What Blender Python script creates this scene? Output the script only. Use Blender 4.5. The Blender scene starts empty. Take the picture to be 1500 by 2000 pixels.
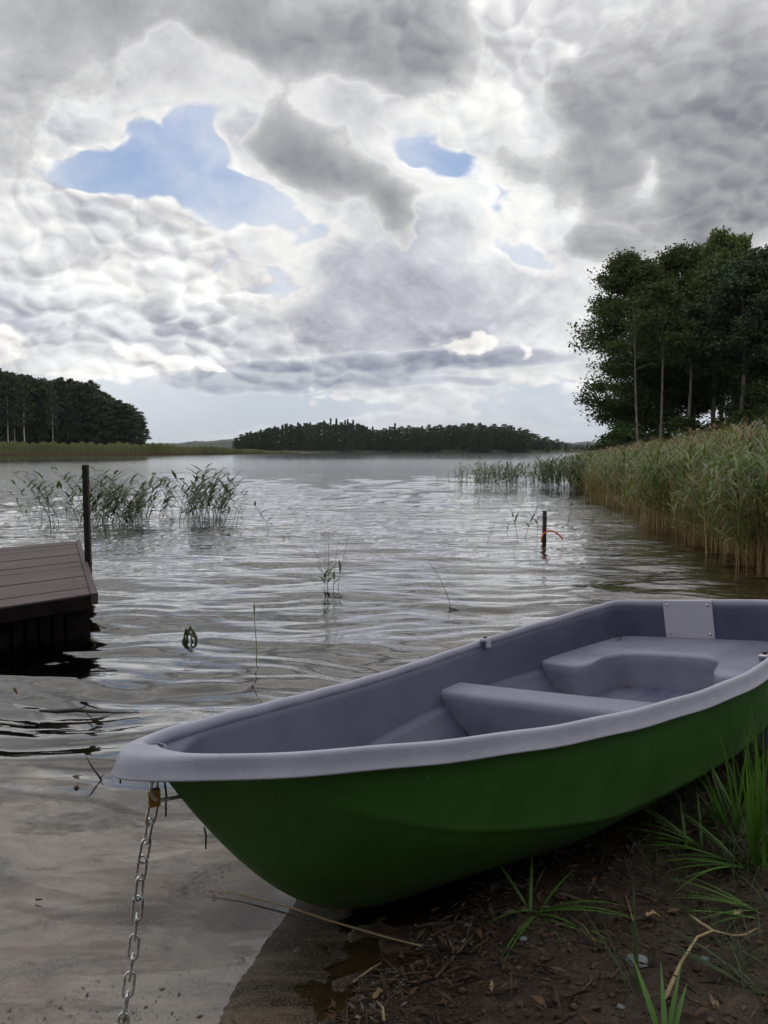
import bpy, math, random
import numpy as np
from mathutils import Vector, Matrix

rnd = random.Random(7)
rng = np.random.default_rng(7)
S = bpy.context.scene
COL = S.collection
R = math.radians
EYE = 1.2                                  # camera height over the water, metres
FPX = 1500.0                               # focal length in photo pixels
PITCH = math.atan(120 / 1500)

# ------------------------------------------------------------------ camera
cam_d = bpy.data.cameras.new("camera")
cam = bpy.data.objects.new("camera", cam_d)
COL.objects.link(cam)
cam.location = (0, 0, EYE)
cam.rotation_euler = (math.pi / 2 - PITCH, 0, 0)
cam_d.sensor_fit = 'VERTICAL'
cam_d.sensor_height = 24
cam_d.lens = 18.0
cam_d.clip_start = 0.05
cam_d.clip_end = 20000
S.camera = cam
S.view_settings.view_transform = 'Standard'
S.view_settings.look = 'None'
S.view_settings.gamma = 1
S.view_settings.use_curve_mapping = False
S.view_settings.exposure = 0.38
S.cycles.max_bounces = 6
S.cycles.transparent_max_bounces = 12
S.cycles.diffuse_bounces = 3
S.cycles.glossy_bounces = 3
S.cycles.transmission_bounces = 3
S.cycles.sample_clamp_indirect = 4
S.cycles.use_denoising = True

SUN_AZ, SUN_EL = R(24), R(74)
sun_d = bpy.data.lights.new("sun", 'SUN')
sun_d.energy = 0.5
sun_d.angle = R(90)
sun_d.color = (1.0, 0.95, 0.88)
sun = bpy.data.objects.new("sun", sun_d)
COL.objects.link(sun)
sdir = Vector((math.sin(SUN_AZ) * math.cos(SUN_EL), math.cos(SUN_AZ) * math.cos(SUN_EL), math.sin(SUN_EL)))
sun.rotation_euler = sdir.to_track_quat('Z', 'Y').to_euler()


def pray(px, py):
    c, s = math.cos(PITCH), math.sin(PITCH)
    a, b = (px - 750) / FPX, (1000 - py) / FPX
    return Vector((a, c + b * s, -s + b * c))


def at(px, py, z=None, D=None):
    """world point seen at a photo pixel, at height z or at depth y=D"""
    d = pray(px, py)
    t = (z - EYE) / d.z if z is not None else D / d.y
    return Vector((d.x * t, d.y * t, EYE + d.z * t))


# ------------------------------------------------------------------ node helper
class NT:
    def __init__(s, tree):
        s.t = tree
        s.n = tree.nodes
        s.l = tree.links

    def link(s, a, b):
        s.l.new(a, b)

    def put(s, sock, v):
        if v is None:
            return
        if isinstance(v, bpy.types.NodeSocket):
            s.l.new(v, sock)
        else:
            sock.default_value = v

    def math(s, op, a, b=None, c=None, clamp=False):
        n = s.n.new('ShaderNodeMath')
        n.operation = op
        n.use_clamp = clamp
        for i, v in enumerate((a, b, c)):
            if v is not None:
                s.put(n.inputs[i], v)
        return n.outputs[0]

    def vmath(s, op, a, b=None, sc=None):
        n = s.n.new('ShaderNodeVectorMath')
        n.operation = op
        s.put(n.inputs[0], a)
        if b is not None:
            s.put(n.inputs[1], b)
        if sc is not None:
            s.put(n.inputs['Scale'], sc)
        return n.outputs[0]

    def noise(s, vec, scale=5, detail=4, rough=0.5, lac=2.0, dist=0.0, out='Fac', typ=None):
        n = s.n.new('ShaderNodeTexNoise')
        if typ:
            n.noise_type = typ
        s.put(n.inputs['Vector'], vec)
        n.inputs['Scale'].default_value = scale
        n.inputs['Detail'].default_value = detail
        n.inputs['Roughness'].default_value = rough
        n.inputs['Lacunarity'].default_value = lac
        n.inputs['Distortion'].default_value = dist
        return n.outputs[0 if out == 'Fac' else 1]

    def voro(s, vec, scale=5, feature='F1', out='Distance', detail=0, rough=.5, smooth=None, rand=1.0):
        n = s.n.new('ShaderNodeTexVoronoi')
        n.feature = feature
        s.put(n.inputs['Vector'], vec)
        n.inputs['Scale'].default_value = scale
        n.inputs['Detail'].default_value = detail
        n.inputs['Roughness'].default_value = rough
        n.inputs['Randomness'].default_value = rand
        if smooth is not None:
            n.inputs['Smoothness'].default_value = smooth
        return n.outputs[out]

    def ramp(s, fac, stops, interp='LINEAR'):
        n = s.n.new('ShaderNodeValToRGB')
        n.color_ramp.interpolation = interp
        e = n.color_ramp.elements
        while len(e) < len(stops):
            e.new(0.5)
        for i, (p, c) in enumerate(stops):
            e[i].position = p
            c = (c, c, c) if isinstance(c, (int, float)) else c
            e[i].color = (*c[:3], 1)
        s.put(n.inputs[0], fac)
        return n.outputs[0]

    def maprange(s, v, a, b, c=0, d=1, typ='LINEAR'):
        n = s.n.new('ShaderNodeMapRange')
        n.interpolation_type = typ
        s.put(n.inputs[0], v)
        for i, x in enumerate((a, b, c, d)):
            s.put(n.inputs[i + 1], x)
        return n.outputs[0]

    def mix(s, f, a, b, blend='MIX'):
        n = s.n.new('ShaderNodeMix')
        n.data_type = 'RGBA'
        n.blend_type = blend
        s.put(n.inputs[0], f)
        s.put(n.inputs[6], (*a, 1) if isinstance(a, tuple) and len(a) == 3 else a)
        s.put(n.inputs[7], (*b, 1) if isinstance(b, tuple) and len(b) == 3 else b)
        return n.outputs[2]

    def mapping(s, vec, loc=(0, 0, 0), rot=(0, 0, 0), sc=(1, 1, 1), typ='POINT'):
        n = s.n.new('ShaderNodeMapping')
        n.vector_type = typ
        s.put(n.inputs[0], vec)
        n.inputs['Location'].default_value = loc
        n.inputs['Rotation'].default_value = rot
        n.inputs['Scale'].default_value = sc
        return n.outputs[0]

    def sep(s, v):
        n = s.n.new('ShaderNodeSeparateXYZ')
        s.put(n.inputs[0], v)
        return n.outputs

    def comb(s, x, y, z):
        n = s.n.new('ShaderNodeCombineXYZ')
        for i, v in enumerate((x, y, z)):
            s.put(n.inputs[i], v)
        return n.outputs[0]

    def bump(s, h, strength=0.5, dist=0.01, normal=None):
        n = s.n.new('ShaderNodeBump')
        s.put(n.inputs['Strength'], strength)
        n.inputs['Distance'].default_value = dist
        s.put(n.inputs['Height'], h)
        if normal is not None:
            s.put(n.inputs['Normal'], normal)
        return n.outputs[0]


# ------------------------------------------------------------------ world: sky and clouds
W = bpy.data.worlds.new("World")
S.world = W
W.use_nodes = True
W.node_tree.nodes.clear()
w = NT(W.node_tree)
sky = w.n.new('ShaderNodeTexSky')
sky.sky_type = 'NISHITA'
sky.sun_disc = False
sky.sun_elevation = SUN_EL
sky.sun_rotation = SUN_AZ
sky.air_density = 1.0
sky.dust_density = 1.0
sky.ozone_density = 1.5
gen = w.n.new('ShaderNodeTexCoord').outputs['Generated']
dx, dy, dz = w.sep(gen)
# the pattern gets flatter towards the horizon, as a cloud layer seen in perspective does
up = w.math('MAXIMUM', dz, 0.0)
puff = w.comb(dx, dy, w.math('MULTIPLY', w.math('POWER', up, 0.86), 1.45))
SHADE_DIR = (0.55, 0.10, 0.95)                            # towards the light, in pattern space


def moved(v, off):
    return w.vmath('ADD', v, off)


def warped(v, amt, amt2, s1=2.4, s2=10):
    a_ = w.vmath('SUBTRACT', w.noise(v, s1, 2, .5, out='Color'), (0.5, 0.5, 0.5))
    b_ = w.vmath('SUBTRACT', w.noise(v, s2, 3, .6, out='Color'), (0.5, 0.5, 0.5))
    return w.vmath('ADD', w.vmath('SCALE', a_, sc=amt), w.vmath('SCALE', b_, sc=amt2))


def bsum(v, octs):
    """billowing heaps: round tops with narrow creases between them"""
    acc = None
    for sc_, am in octs:
        d_ = w.voro(v, sc_)
        t_ = w.math('MULTIPLY', w.math('MULTIPLY', d_, d_), -am)
        acc = t_ if acc is None else w.math('ADD', t_, acc)
    return acc


az = w.math('ARCTAN2', dx, dy)
el = w.math('ARCSINE', dz)
wrp = warped(puff, .17, .12, 2.4, 7)
wx, wy, wz = w.sep(wrp)
flat = w.maprange(el, 0.05, 0.36, .16, 1.0)                # low clouds lie in level bands
ANG = w.comb(w.math('MULTIPLY_ADD', wx, w.maprange(el, .05, .36, .5, 1.0), az), w.math('MULTIPLY_ADD', w.math('MULTIPLY', wz, flat), .75, el), 0.0)
Q0 = w.vmath('ADD', puff, w.vmath('SCALE', wrp, sc=.45))


def angles(px, py):
    d = pray(px, py).normalized()
    return math.atan2(d.x, d.y), math.asin(d.z)


def blobs(lst, base_, soft=1.7, lim=(-.6, .6)):
    acc = base_
    for (px, py, rx, ry, rot, amp) in lst:
        a, e = angles(px, py)
        k = soft / FPX
        m = w.mapping(ANG, (a, e, 0), (0, 0, R(rot)), (rx * k, ry * k, 1), 'TEXTURE')
        g = w.n.new('ShaderNodeTexGradient')
        g.gradient_type = 'SPHERICAL'
        w.link(m, g.inputs[0])
        acc = w.math('MULTIPLY_ADD', g.outputs[1], amp, acc)
    return w.math('MAXIMUM', w.math('MINIMUM', acc, lim[1]), lim[0])


# shading of the heaps: height pattern compared with itself a step towards the light
jit = w.vmath('SCALE', w.vmath('SUBTRACT', w.noise(Q0, 11, 3, .6, out='Color'), (.5, .5, .5)), sc=.045)
VQ = w.vmath('ADD', Q0, jit)
H1 = bsum(VQ, ((6.0, .40), (15.5, .36), (38.0, .34)))
H2 = bsum(moved(VQ, tuple(c * .013 for c in SHADE_DIR)), ((6.0, .40), (15.5, .36), (38.0, .34)))
N1 = w.noise(Q0, 3.1, 5, .55)
N2 = w.noise(moved(Q0, tuple(c * .05 for c in SHADE_DIR)), 3.1, 5, .55)
LOWF = w.maprange(el, 0.01, 0.10, 0.35, 1.0)
RMOD = w.maprange(w.noise(moved(Q0, (5.1, 0, 2)), 2.3, 3, .5), .38, .66, .05, .80, 'SMOOTHSTEP')
REL = w.math('MULTIPLY_ADD', w.math('MULTIPLY', w.math('SUBTRACT', H1, H2), RMOD), 1.6, w.math('MULTIPLY', w.math('SUBTRACT', N1, N2), .9))
REL = w.math('MULTIPLY', REL, LOWF)
FINE = w.math('SUBTRACT', w.noise(w.vmath('ADD', Q0, jit), 24, 6, .68), .5)
REL = w.math('MULTIPLY_ADD', FINE, w.math('MULTIPLY', LOWF, .34), REL)
REL = w.math('MAXIMUM', w.math('MINIMUM', REL, .20), -.20)
HB = w.math('ADD', H1, .30)


def layer(under, lst, base_, off, scale=4.5, namp=1.3, bamp=.5, edge=.10, stops=None, relief=1.0, rough=.60, lim=(-.6, .6), opac=1.0, det=7):
    """one bank of cloud laid over what is behind it; thin edges are bright, thick cores dark"""
    v = moved(Q0, off)
    n1 = w.noise(v, scale, det, rough)
    f = blobs(lst, base_, lim=lim)
    f = w.math('MULTIPLY_ADD', w.math('SUBTRACT', n1, .5), namp, f)
    f = w.math('MULTIPLY_ADD', HB, bamp, f)
    alpha = w.math('MULTIPLY', w.maprange(f, -edge, edge, 0, 1, 'SMOOTHSTEP'), opac)
    col = w.ramp(f, stops)
    r_ = w.math('MULTIPLY', REL, relief)
    col = w.vmath('ADD', col, w.comb(r_, r_, w.math('MULTIPLY', r_, .90)))
    return w.mix(alpha, under, w.vmath('MAXIMUM', col, (.12, .12, .13)))


skyc = w.vmath('MULTIPLY', sky.outputs[0], (.078, .086, .097))
skyc = w.mix(w.maprange(el, .42, .06, .06, .75), skyc, (.43, .475, .545))
# thin veil over the blue
veil = w.maprange(w.noise(moved(Q0, (3.1, 1.7, .4)), 3.0, 8, .6), .34, .66, .06, .85, 'SMOOTHSTEP')
skyc = w.mix(veil, skyc, (.66, .67, .70))
WHITE = [(0.0, (.58, .60, .64)), (0.09, (.71, .705, .69)), (0.22, (.64, .64, .645)), (0.40, (.50, .51, .54)), (0.62, (.40, .415, .46)), (1.0, (.33, .345, .40))]
PALE = [(0.0, (.58, .59, .61)), (0.15, (.64, .64, .64)), (0.40, (.56, .56, .57)), (0.75, (.42, .425, .44)), (1.0, (.36, .36, .38))]
DARK = [(0.0, (.60, .60, .60)), (0.08, (.50, .50, .505)), (0.22, (.40, .40, .41)), (0.45, (.315, .317, .335)), (0.75, (.25, .252, .272)), (1.0, (.21, .212, .23))]
SLATE = [(0.0, (.60, .61, .64)), (0.10, (.46, .475, .52)), (0.28, (.345, .365, .42)), (0.7, (.27, .295, .35)), (1.0, (.25, .27, .32))]
# bright heaped clouds far off, most of the sky apart from the blue gaps
c1 = layer(skyc, [(380, 335, 125, 55, 0, -.95), (240, 335, 95, 30, 0, -.75), (420, 250, 44, 50, 0, -.8), (470, 385, 95, 34, -12, -.65), (620, 470, 110, 28, -10, -.45),
                  (870, 305, 70, 34, -24, -.85), (1040, 510, 60, 18, -24, -.62),
                  (520, 520, 130, 50, -14, -.16), (280, 640, 200, 40, 0, .25), (760, 640, 160, 50, 0, .30), (960, 420, 160, 60, -34, -.14), (640, 560, 60, 50, 0, .2), (1000, 560, 120, 50, 0, .15), (60, 560, 90, 60, 0, .2), (120, 790, 300, 50, 0, -.55), (380, 800, 200, 40, 0, -.6), (1080, 800, 120, 50, 0, -.45), (700, 800, 200, 16, 0, -.3)],
           .30, (0, 0, 0), 3.4, 1.35, .55, .075, WHITE, 1.1)
# pale upper sheet round the gaps
c2 = layer(c1, [(250, 170, 220, 75, 0, .45), (60, 400, 70, 60, 0, .35), (560, 210, 130, 45, 0, .30), (400, 330, 26, 14, -30, .65), (470, 290, 18, 40, 0, .3), (760, 260, 70, 90, -35, .55), (840, 360, 90, 60, -35, .4), (1050, 200, 200, 120, 0, .40), (1000, 90, 160, 60, 0, .35),
                (380, 330, 160, 85, 0, -.9), (230, 330, 120, 50, 0, -.6), (860, 305, 60, 30, -24, -.9), (600, 470, 110, 40, -12, -.5), (500, 600, 500, 90, 0, -.55), (1000, 620, 250, 90, 0, -.5), (500, 760, 700, 60, 0, -.7)],
           .02, (1.9, .7, 2.3), 3.2, 1.5, .35, .09, PALE, .8)
# grey bellies
c3 = layer(c2, [(40, 130, 150, 120, 0, 1.0), (620, 60, 300, 80, -8, .95), (850, 120, 110, 75, -20, .55), (160, 15, 150, 40, 0, .6), (1420, 190, 190, 150, 0, .95), (1500, 330, 150, 80, 0, .6), (1400, 430, 170, 60, 0, .65), (1180, 240, 60, 80, 20, .55),
                (1055, 340, 85, 52, -8, .85), (1110, 395, 26, 48, 0, .5), (1190, 360, 42, 60, 0, .55), (1175, 498, 60, 26, 0, .75), (1260, 620, 90, 60, 0, .1),
                (600, 300, 110, 56, -18, .72), (700, 355, 120, 62, -38, .80), (780, 430, 50, 46, -40, .5), (790, 460, 30, 40, 0, .35),
                (380, 320, 150, 80, 0, -.5), (500, 190, 60, 50, 0, -.6), (700, 200, 90, 50, -20, -.35), (1000, 120, 110, 60, 10, -.45), (1270, 350, 40, 22, 40, -.4), (300, 90, 70, 60, 0, -.3), (500, 640, 600, 90, 0, -.35), (330, 440, 90, 10, -18, .55)],
           -.34, (4.2, 3.1, .9), 3.8, 1.7, .30, .075, DARK, .38, rough=.68, lim=(-.7, .72))
# low flat clouds with slate blue undersides
c4 = layer(c3, [(520, 738, 210, 26, 1, 1.2), (850, 702, 240, 20, 1, 1.1), (920, 745, 130, 12, 0, .6), (640, 650, 90, 26, 0, .40), (700, 612, 90, 24, 0, .3), (960, 640, 90, 36, -20, .35), (1240, 610, 90, 50, 0, .25), (200, 640, 130, 14, 0, .3)],
           -.34, (7.7, 2.2, 5.1), 6.5, .9, .35, .12, SLATE, .8, lim=(-.7, .6))
# a few small bright heaps in front of them
c5 = layer(c4, [(275, 690, 55, 24, -8, .75), (365, 706, 45, 16, 0, .65), (425, 718, 22, 8, 0, .6), (15, 690, 40, 36, 0, .9), (890, 668, 95, 22, 4, .75), (1040, 680, 34, 34, 0, .55), (640, 690, 60, 16, 10, .45), (590, 790, 70, 20, 0, .4), (900, 812, 70, 10, 0, .35), (520, 550, 60, 40, -20, .6), (300, 500, 30, 40, 0, .5)],
           -.42, (2.7, 6.1, 3.3), 9.0, 1.3, .8, .06, [(0, (.62, .62, .62)), (.12, (.75, .735, .70)), (.4, (.60, .60, .60)), (1, (.45, .46, .48))], .9, lim=(-.7, .5))
low = w.maprange(el, 0.0, 0.13, 0.75, 0.0, 'SMOOTHERSTEP')
allc = w.mix(low, c5, (.43, .465, .52))
bg = w.n.new('ShaderNodeBackground')
w.link(allc, bg.inputs[0])
bg.inputs[1].default_value = 1.0
wo = w.n.new('ShaderNodeOutputWorld')
w.link(bg.outputs[0], wo.inputs[0])
W.cycles.sampling_method = 'MANUAL'
W.cycles.sample_map_resolution = 512


# ------------------------------------------------------------------ materials
def material(name):
    m = bpy.data.materials.new(name)
    m.use_nodes = True
    m.node_tree.nodes.clear()
    n = NT(m.node_tree)
    out = n.n.new('ShaderNodeOutputMaterial')
    b = n.n.new('ShaderNodeBsdfPrincipled')
    n.link(b.outputs[0], out.inputs[0])
    n.b = b
    n.out = out
    return m, n


def pos(n):
    return n.n.new('ShaderNodeNewGeometry').outputs['Position']


def objco(n):
    return n.n.new('ShaderNodeTexCoord').outputs['Object']


def simple(name, c1, c2, scale=6, rough=.7, bump=0.3, bdist=.005, bscale=None, metallic=0, detail=5, coords='obj', rand=0.0, spec=.5, stretch=(1, 1, 1)):
    m, n = material(name)
    v = n.mapping(objco(n) if coords == 'obj' else pos(n), sc=stretch)
    f = n.noise(v, scale, detail, .6)
    f = n.maprange(f, .32, .68)
    c = n.mix(f, c1, c2)
    if rand:
        oi = n.n.new('ShaderNodeObjectInfo').outputs['Random']
        k = n.maprange(oi, 0, 1, 1 - rand, 1 + rand)
        c = n.vmath('SCALE', c, sc=k)
    n.put(n.b.inputs['Base Color'], c)
    n.b.inputs['Roughness'].default_value = rough
    n.b.inputs['Metallic'].default_value = metallic
    n.b.inputs['Specular IOR Level'].default_value = spec
    if bump:
        h = n.noise(v, bscale or scale * 4, 4, .6)
        n.link(n.bump(h, bump, bdist), n.b.inputs['Normal'])
    return m


def leafmat(name, c1, c2, scale=1.0, trans=.35, rough=.6, rand=.15, spec=.3, attr=False):
    m, n = material(name)
    geo = n.n.new('ShaderNodeNewGeometry')
    f = n.noise(geo.outputs['Position'], scale, 3, .5)
    r = geo.outputs['Random Per Island']
    f = n.math('ADD', n.math('MULTIPLY', n.maprange(f, .3, .7), .55), n.math('MULTIPLY', r, .45))
    c = n.mix(f, c1, c2)
    oi = n.n.new('ShaderNodeObjectInfo').outputs['Random']
    c = n.vmath('SCALE', c, sc=n.maprange(oi, 0, 1, 1 - rand, 1 + rand))
    n.put(n.b.inputs['Base Color'], c)
    n.b.inputs['Roughness'].default_value = rough
    n.b.inputs['Specular IOR Level'].default_value = spec
    t = n.n.new('ShaderNodeBsdfTranslucent')
    n.put(t.inputs[0], n.vmath('MULTIPLY', c, (1.1, 1.25, .6)))
    mx = n.n.new('ShaderNodeMixShader')
    mx.inputs[0].default_value = trans
    n.link(n.b.outputs[0], mx.inputs[1])
    n.link(t.outputs[0], mx.inputs[2])
    n.link(mx.outputs[0], n.out.inputs[0])
    return m


M = {}
M['bark_dark'] = simple('bark_dark', (.035, .028, .022), (.09, .075, .06), 8, .9, .6, .03, stretch=(1, 1, .3))
M['bark_pale'] = simple('bark_pale', (.055, .047, .040), (.16, .145, .13), 5, .85, .5, .02, stretch=(1, 1, .5))
M['bark_birch'] = simple('bark_birch', (.10, .09, .08), (.62, .60, .56), 2.2, .8, .3, .02, stretch=(1, 1, 1.6))
M['leaf_dark'] = leafmat('leaf_dark', (.032, .050, .016), (.078, .105, .034), .35)
M['leaf_birch'] = leafmat('leaf_birch', (.070, .100, .030), (.130, .165, .055), .35)
M['leaf_pine'] = leafmat('leaf_pine', (.025, .045, .022), (.050, .080, .034), .5, .15)
M['leaf_far'] = leafmat('leaf_far', (.018, .032, .013), (.056, .078, .030), .05, .2, rand=.3)
M['leaf_bush'] = leafmat('leaf_bush', (.03, .055, .018), (.07, .11, .035), .5)
M['reed_leaf'] = leafmat('reed_leaf', (.060, .095, .035), (.15, .19, .085), .9, .3, .5, .2, .4)
M['reed_leaf_dark'] = leafmat('reed_leaf_dark', (.030, .055, .020), (.080, .115, .045), 3, .3, .5, .3, .4)  # darker green for the reeds of the clump and the strip
M['reed_sage'] = leafmat('reed_sage', (.070, .098, .034), (.17, .195, .085), .7, .3, .5, .2, .4)
M['reed_stem'] = leafmat('reed_stem', (.10, .105, .045), (.20, .17, .08), 2, .1, .6, .2)
M['reed_old'] = leafmat('reed_old', (.32, .225, .105), (.60, .46, .26), 1.2, .12, .6, .25)
M['reed_plume'] = leafmat('reed_plume', (.13, .075, .07), (.30, .19, .15), 3, .2, .8, .2)
M['reed_far'] = leafmat('reed_far', (.065, .085, .028), (.25, .25, .115), .06, .2, .7, .1)
M['reed_far_base'] = leafmat('reed_far_base', (.10, .055, .035), (.17, .10, .06), .05, .1, .7, .1)
M['stem_dark'] = leafmat('stem_dark', (.020, .028, .010), (.055, .060, .025), 6, .15, .6, .2)
M['grass'] = leafmat('grass', (.050, .120, .018), (.120, .24, .045), 9, .35, .5, .2, .4)
M['grass_dark'] = leafmat('grass_dark', (.022, .045, .012), (.055, .09, .025), 9, .3, .5, .2, .4)
M['straw'] = leafmat('straw', (.16, .11, .06), (.36, .28, .17), 8, .1, .7, .25)
M['litter'] = leafmat('litter', (.028, .018, .012), (.135, .082, .046), 14, .1, .8, .3)
M['litter_pale'] = leafmat('litter_pale', (.20, .13, .07), (.38, .27, .17), 14, .1, .8, .3)
M['twig'] = simple('twig', (.03, .020, .014), (.11, .075, .05), 40, .85, .4, .002)
M['driftwood'] = simple('driftwood', (.006, .005, .004), (.03, .024, .018), 30, .7, .4, .003)
M['stone'] = simple('stone', (.09, .10, .105), (.22, .235, .24), 18, .8, .5, .004)
M['iron'] = simple('iron', (.006, .006, .006), (.022, .018, .016), 30, .6, .3, .002, spec=.3)
M['rust'] = simple('rust', (.012, .007, .006), (.06, .025, .015), 25, .8, .5, .002)
M['hose'] = simple('hose', (.55, .10, .045), (.70, .17, .08), 30, .5, 0)
M['steel'] = simple('steel', (.45, .45, .47), (.82, .82, .84), 120, .30, .25, .0006, metallic=1)
M['zinc'] = simple('zinc', (.45, .45, .47), (.8, .8, .82), 90, .35, .1, .0005, metallic=1)
M['brass'] = simple('brass', (.42, .28, .09), (.66, .47, .17), 70, .38, .25, .0008, metallic=1)
M['black_rubber'] = simple('black_rubber', (.006, .006, .007), (.015, .015, .016), 40, .6, .2, .001)
M['far_wood'] = leafmat('far_wood', (.020, .034, .018), (.045, .060, .030), .02, .1)


# hull green, moulded plastic with faint mottling, scuffs and dried mud low down
m, n = material('hull_green')
oc = objco(n)
f = n.noise(oc, 7, 5, .6)
c = n.mix(n.maprange(f, .3, .7), (.036, .118, .021), (.052, .158, .030))
sp = n.noise(oc, 230, 2, .6)
c = n.mix(n.maprange(sp, .60, .78, 0, .5), c, (.07, .19, .07))
scr = n.noise(n.mapping(oc, sc=(3, 3, 26)), 7, 6, .7)
c = n.mix(n.maprange(scr, .62, .76, 0, .38), c, (.11, .21, .10))
scr2 = n.noise(n.mapping(oc, rot=(0, .35, 0), sc=(1.2, 1, 60)), 9, 4, .75)
c = n.mix(n.math('MULTIPLY', n.maprange(scr2, .68, .74, 0, .5), n.maprange(n.noise(oc, 3, 2, .5), .5, .62)), c, (.16, .27, .14))
ch = n.voro(oc, 24, rand=1)
c = n.mix(n.maprange(ch, .055, .02, 0, .8), c, (.35, .45, .33))
zz = n.sep(oc)[2]
mud = n.math('MULTIPLY', n.maprange(zz, .26, .03), n.maprange(n.noise(n.mapping(oc, sc=(1, 1, 2)), 7, 7, .7), .36, .60))
c = n.mix(n.math('MULTIPLY', mud, .75), c, (.060, .046, .028))
n.put(n.b.inputs['Base Color'], c)
n.put(n.b.inputs['Roughness'], n.maprange(f, .3, .7, .42, .58))
n.b.inputs['Specular IOR Level'].default_value = .35
h = n.math('ADD', n.noise(oc, 3.2, 3, .5), n.math('MULTIPLY', n.noise(oc, 210, 2, .5), .03))
n.link(n.bump(h, .35, .02), n.b.inputs['Normal'])
M['hull_green'] = m


def plastic(name, c1, c2, grain=1.0, rough=.5):
    m, n = material(name)
    oc = objco(n)
    f = n.noise(oc, 6, 6, .65)
    c = n.mix(n.maprange(f, .3, .7), c1, c2)
    sp = n.noise(oc, 260, 3, .7)
    c = n.mix(n.maprange(sp, .55, .75, 0, .16 * grain), c, tuple(x * 2.6 for x in c2))
    c = n.mix(n.maprange(sp, .45, .25, 0, .30 * grain), c, tuple(x * .35 for x in c1))
    d = n.noise(oc, 2.3, 7, .7)
    c = n.mix(n.maprange(d, .54, .72, 0, .40), c, tuple(x * k_ for x, k_ in zip(c1, (.75, .68, .52))))
    sc = n.noise(n.mapping(oc, rot=(0, 0, .5), sc=(4, 40, 10)), 5, 5, .7)
    c = n.mix(n.maprange(sc, .64, .76, 0, .40), c, tuple(min(.7, x * 2.0) for x in c2))
    pt_ = n.n.new('ShaderNodeNewGeometry').outputs['Pointiness']
    c = n.mix(n.maprange(pt_, .515, .60, 0, .55), c, tuple(min(.75, x * 1.9) for x in c2))
    n.put(n.b.inputs['Base Color'], c)
    n.put(n.b.inputs['Roughness'], n.maprange(f, .3, .7, rough - .08, rough + .1))
    n.b.inputs['Specular IOR Level'].default_value = .4
    h = n.math('ADD', n.noise(oc, 300, 3, .6), n.math('MULTIPLY', n.noise(oc, 14, 3, .5), 3.0))
    n.link(n.bump(h, .45, .0012), n.b.inputs['Normal'])
    return m


M['liner_shaded'] = plastic('liner_shaded', (.046, .053, .100), (.078, .086, .146))  # same plastic as the seats, darkened for the shade inside the boat
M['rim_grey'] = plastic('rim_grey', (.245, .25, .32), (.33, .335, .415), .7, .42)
M['seat_grey'] = plastic('seat_grey', (.155, .160, .228), (.215, .22, .30), .8, .46)  # same plastic again, with less shade put into the colour
M['plate_grey'] = plastic('plate_grey', (.30, .29, .37), (.36, .35, .43), .2, .45)

# planks
m, n = material('plank_wood')
oc = pos(n)
oi = n.n.new('ShaderNodeObjectInfo').outputs['Random']
st = n.vmath('ADD', n.mapping(oc, sc=(1.5, 26, 26)), n.comb(n.math('MULTIPLY', oi, 40), 0.0, 0.0))
g = n.noise(st, 2.2, 7, .65)
c = n.mix(n.maprange(g, .3, .7), (.020, .0085, .008), (.066, .031, .029))
c = n.mix(n.maprange(n.noise(oc, 3, 5, .6), .45, .7, 0, .5), c, (.075, .05, .05))
c = n.vmath('SCALE', c, sc=n.maprange(oi, 0, 1, .8, 1.25))
n.put(n.b.inputs['Base Color'], c)
n.b.inputs['Roughness'].default_value = .62
n.link(n.bump(g, .6, .006), n.b.inputs['Normal'])
M['plank_wood'] = m
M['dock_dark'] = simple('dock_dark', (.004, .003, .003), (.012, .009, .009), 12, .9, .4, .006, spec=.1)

# soil / lake bed, one sheet
m, n = material('ground')
P = pos(n)
px_, py_, pz_ = n.sep(P)
f1 = n.noise(P, 3.0, 8, .65)
f2 = n.noise(P, 22, 6, .7)
f3 = n.noise(P, 120, 3, .6)
soil = n.mix(n.maprange(f1, .3, .7), (.020, .013, .009), (.055, .036, .025))
soil = n.mix(n.maprange(f2, .50, .72, 0, .8), soil, (.10, .068, .046))
soil = n.mix(n.maprange(f3, .58, .74, 0, .55), soil, (.16, .12, .09))
soil = n.mix(n.maprange(n.math('MULTIPLY_ADD', n.math('SUBTRACT', f2, .5), .02, pz_), .004, -.006), soil, n.mix(f2, (.075, .052, .028), (.20, .145, .085)))
sandn = n.noise(n.mapping(P, rot=(0, 0, .6), sc=(1, 2.6, 1)), 2.4, 7, .6)
sand = n.mix(n.maprange(sandn, .3, .7), (.13, .105, .080), (.235, .20, .165))
deb = n.noise(n.mapping(P, rot=(0, 0, .6), sc=(1, 2.2, 1)), 5.5, 7, .68)
sand = n.mix(n.maprange(deb, .60, .70, 0, .8), sand, (.05, .038, .03))
sand = n.mix(n.maprange(f3, .35, .65, 0, .35), sand, (.10, .08, .06))
silt = n.mix(n.maprange(f1, .3, .7), (.010, .010, .008), (.026, .023, .017))
sand = n.mix(n.maprange(n.math('MULTIPLY_ADD', n.math('SUBTRACT', f1, .5), .03, pz_), -.036, -.016), sand, (.15, .110, .068))
depthf = n.maprange(pz_, -.06, -.26, 0, 1)
sand = n.mix(depthf, sand, silt)  # silt darkens with depth, also standing in for light absorbed by the water
edge = n.math('MULTIPLY_ADD', n.math('SUBTRACT', n.noise(P, 6, 5, .6), .5), .05, pz_)
under = n.maprange(edge, -.006, -.034, 0, 1)
c = n.mix(under, soil, sand)
farf = n.maprange(n.vmath('LENGTH', P), 25, 60) if False else n.maprange(py_, 20, 50, 0, 1)
c = n.mix(n.math('MULTIPLY', farf, n.maprange(pz_, -.05, .1)), c, (.035, .042, .018))
n.put(n.b.inputs['Base Color'], c)
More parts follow.
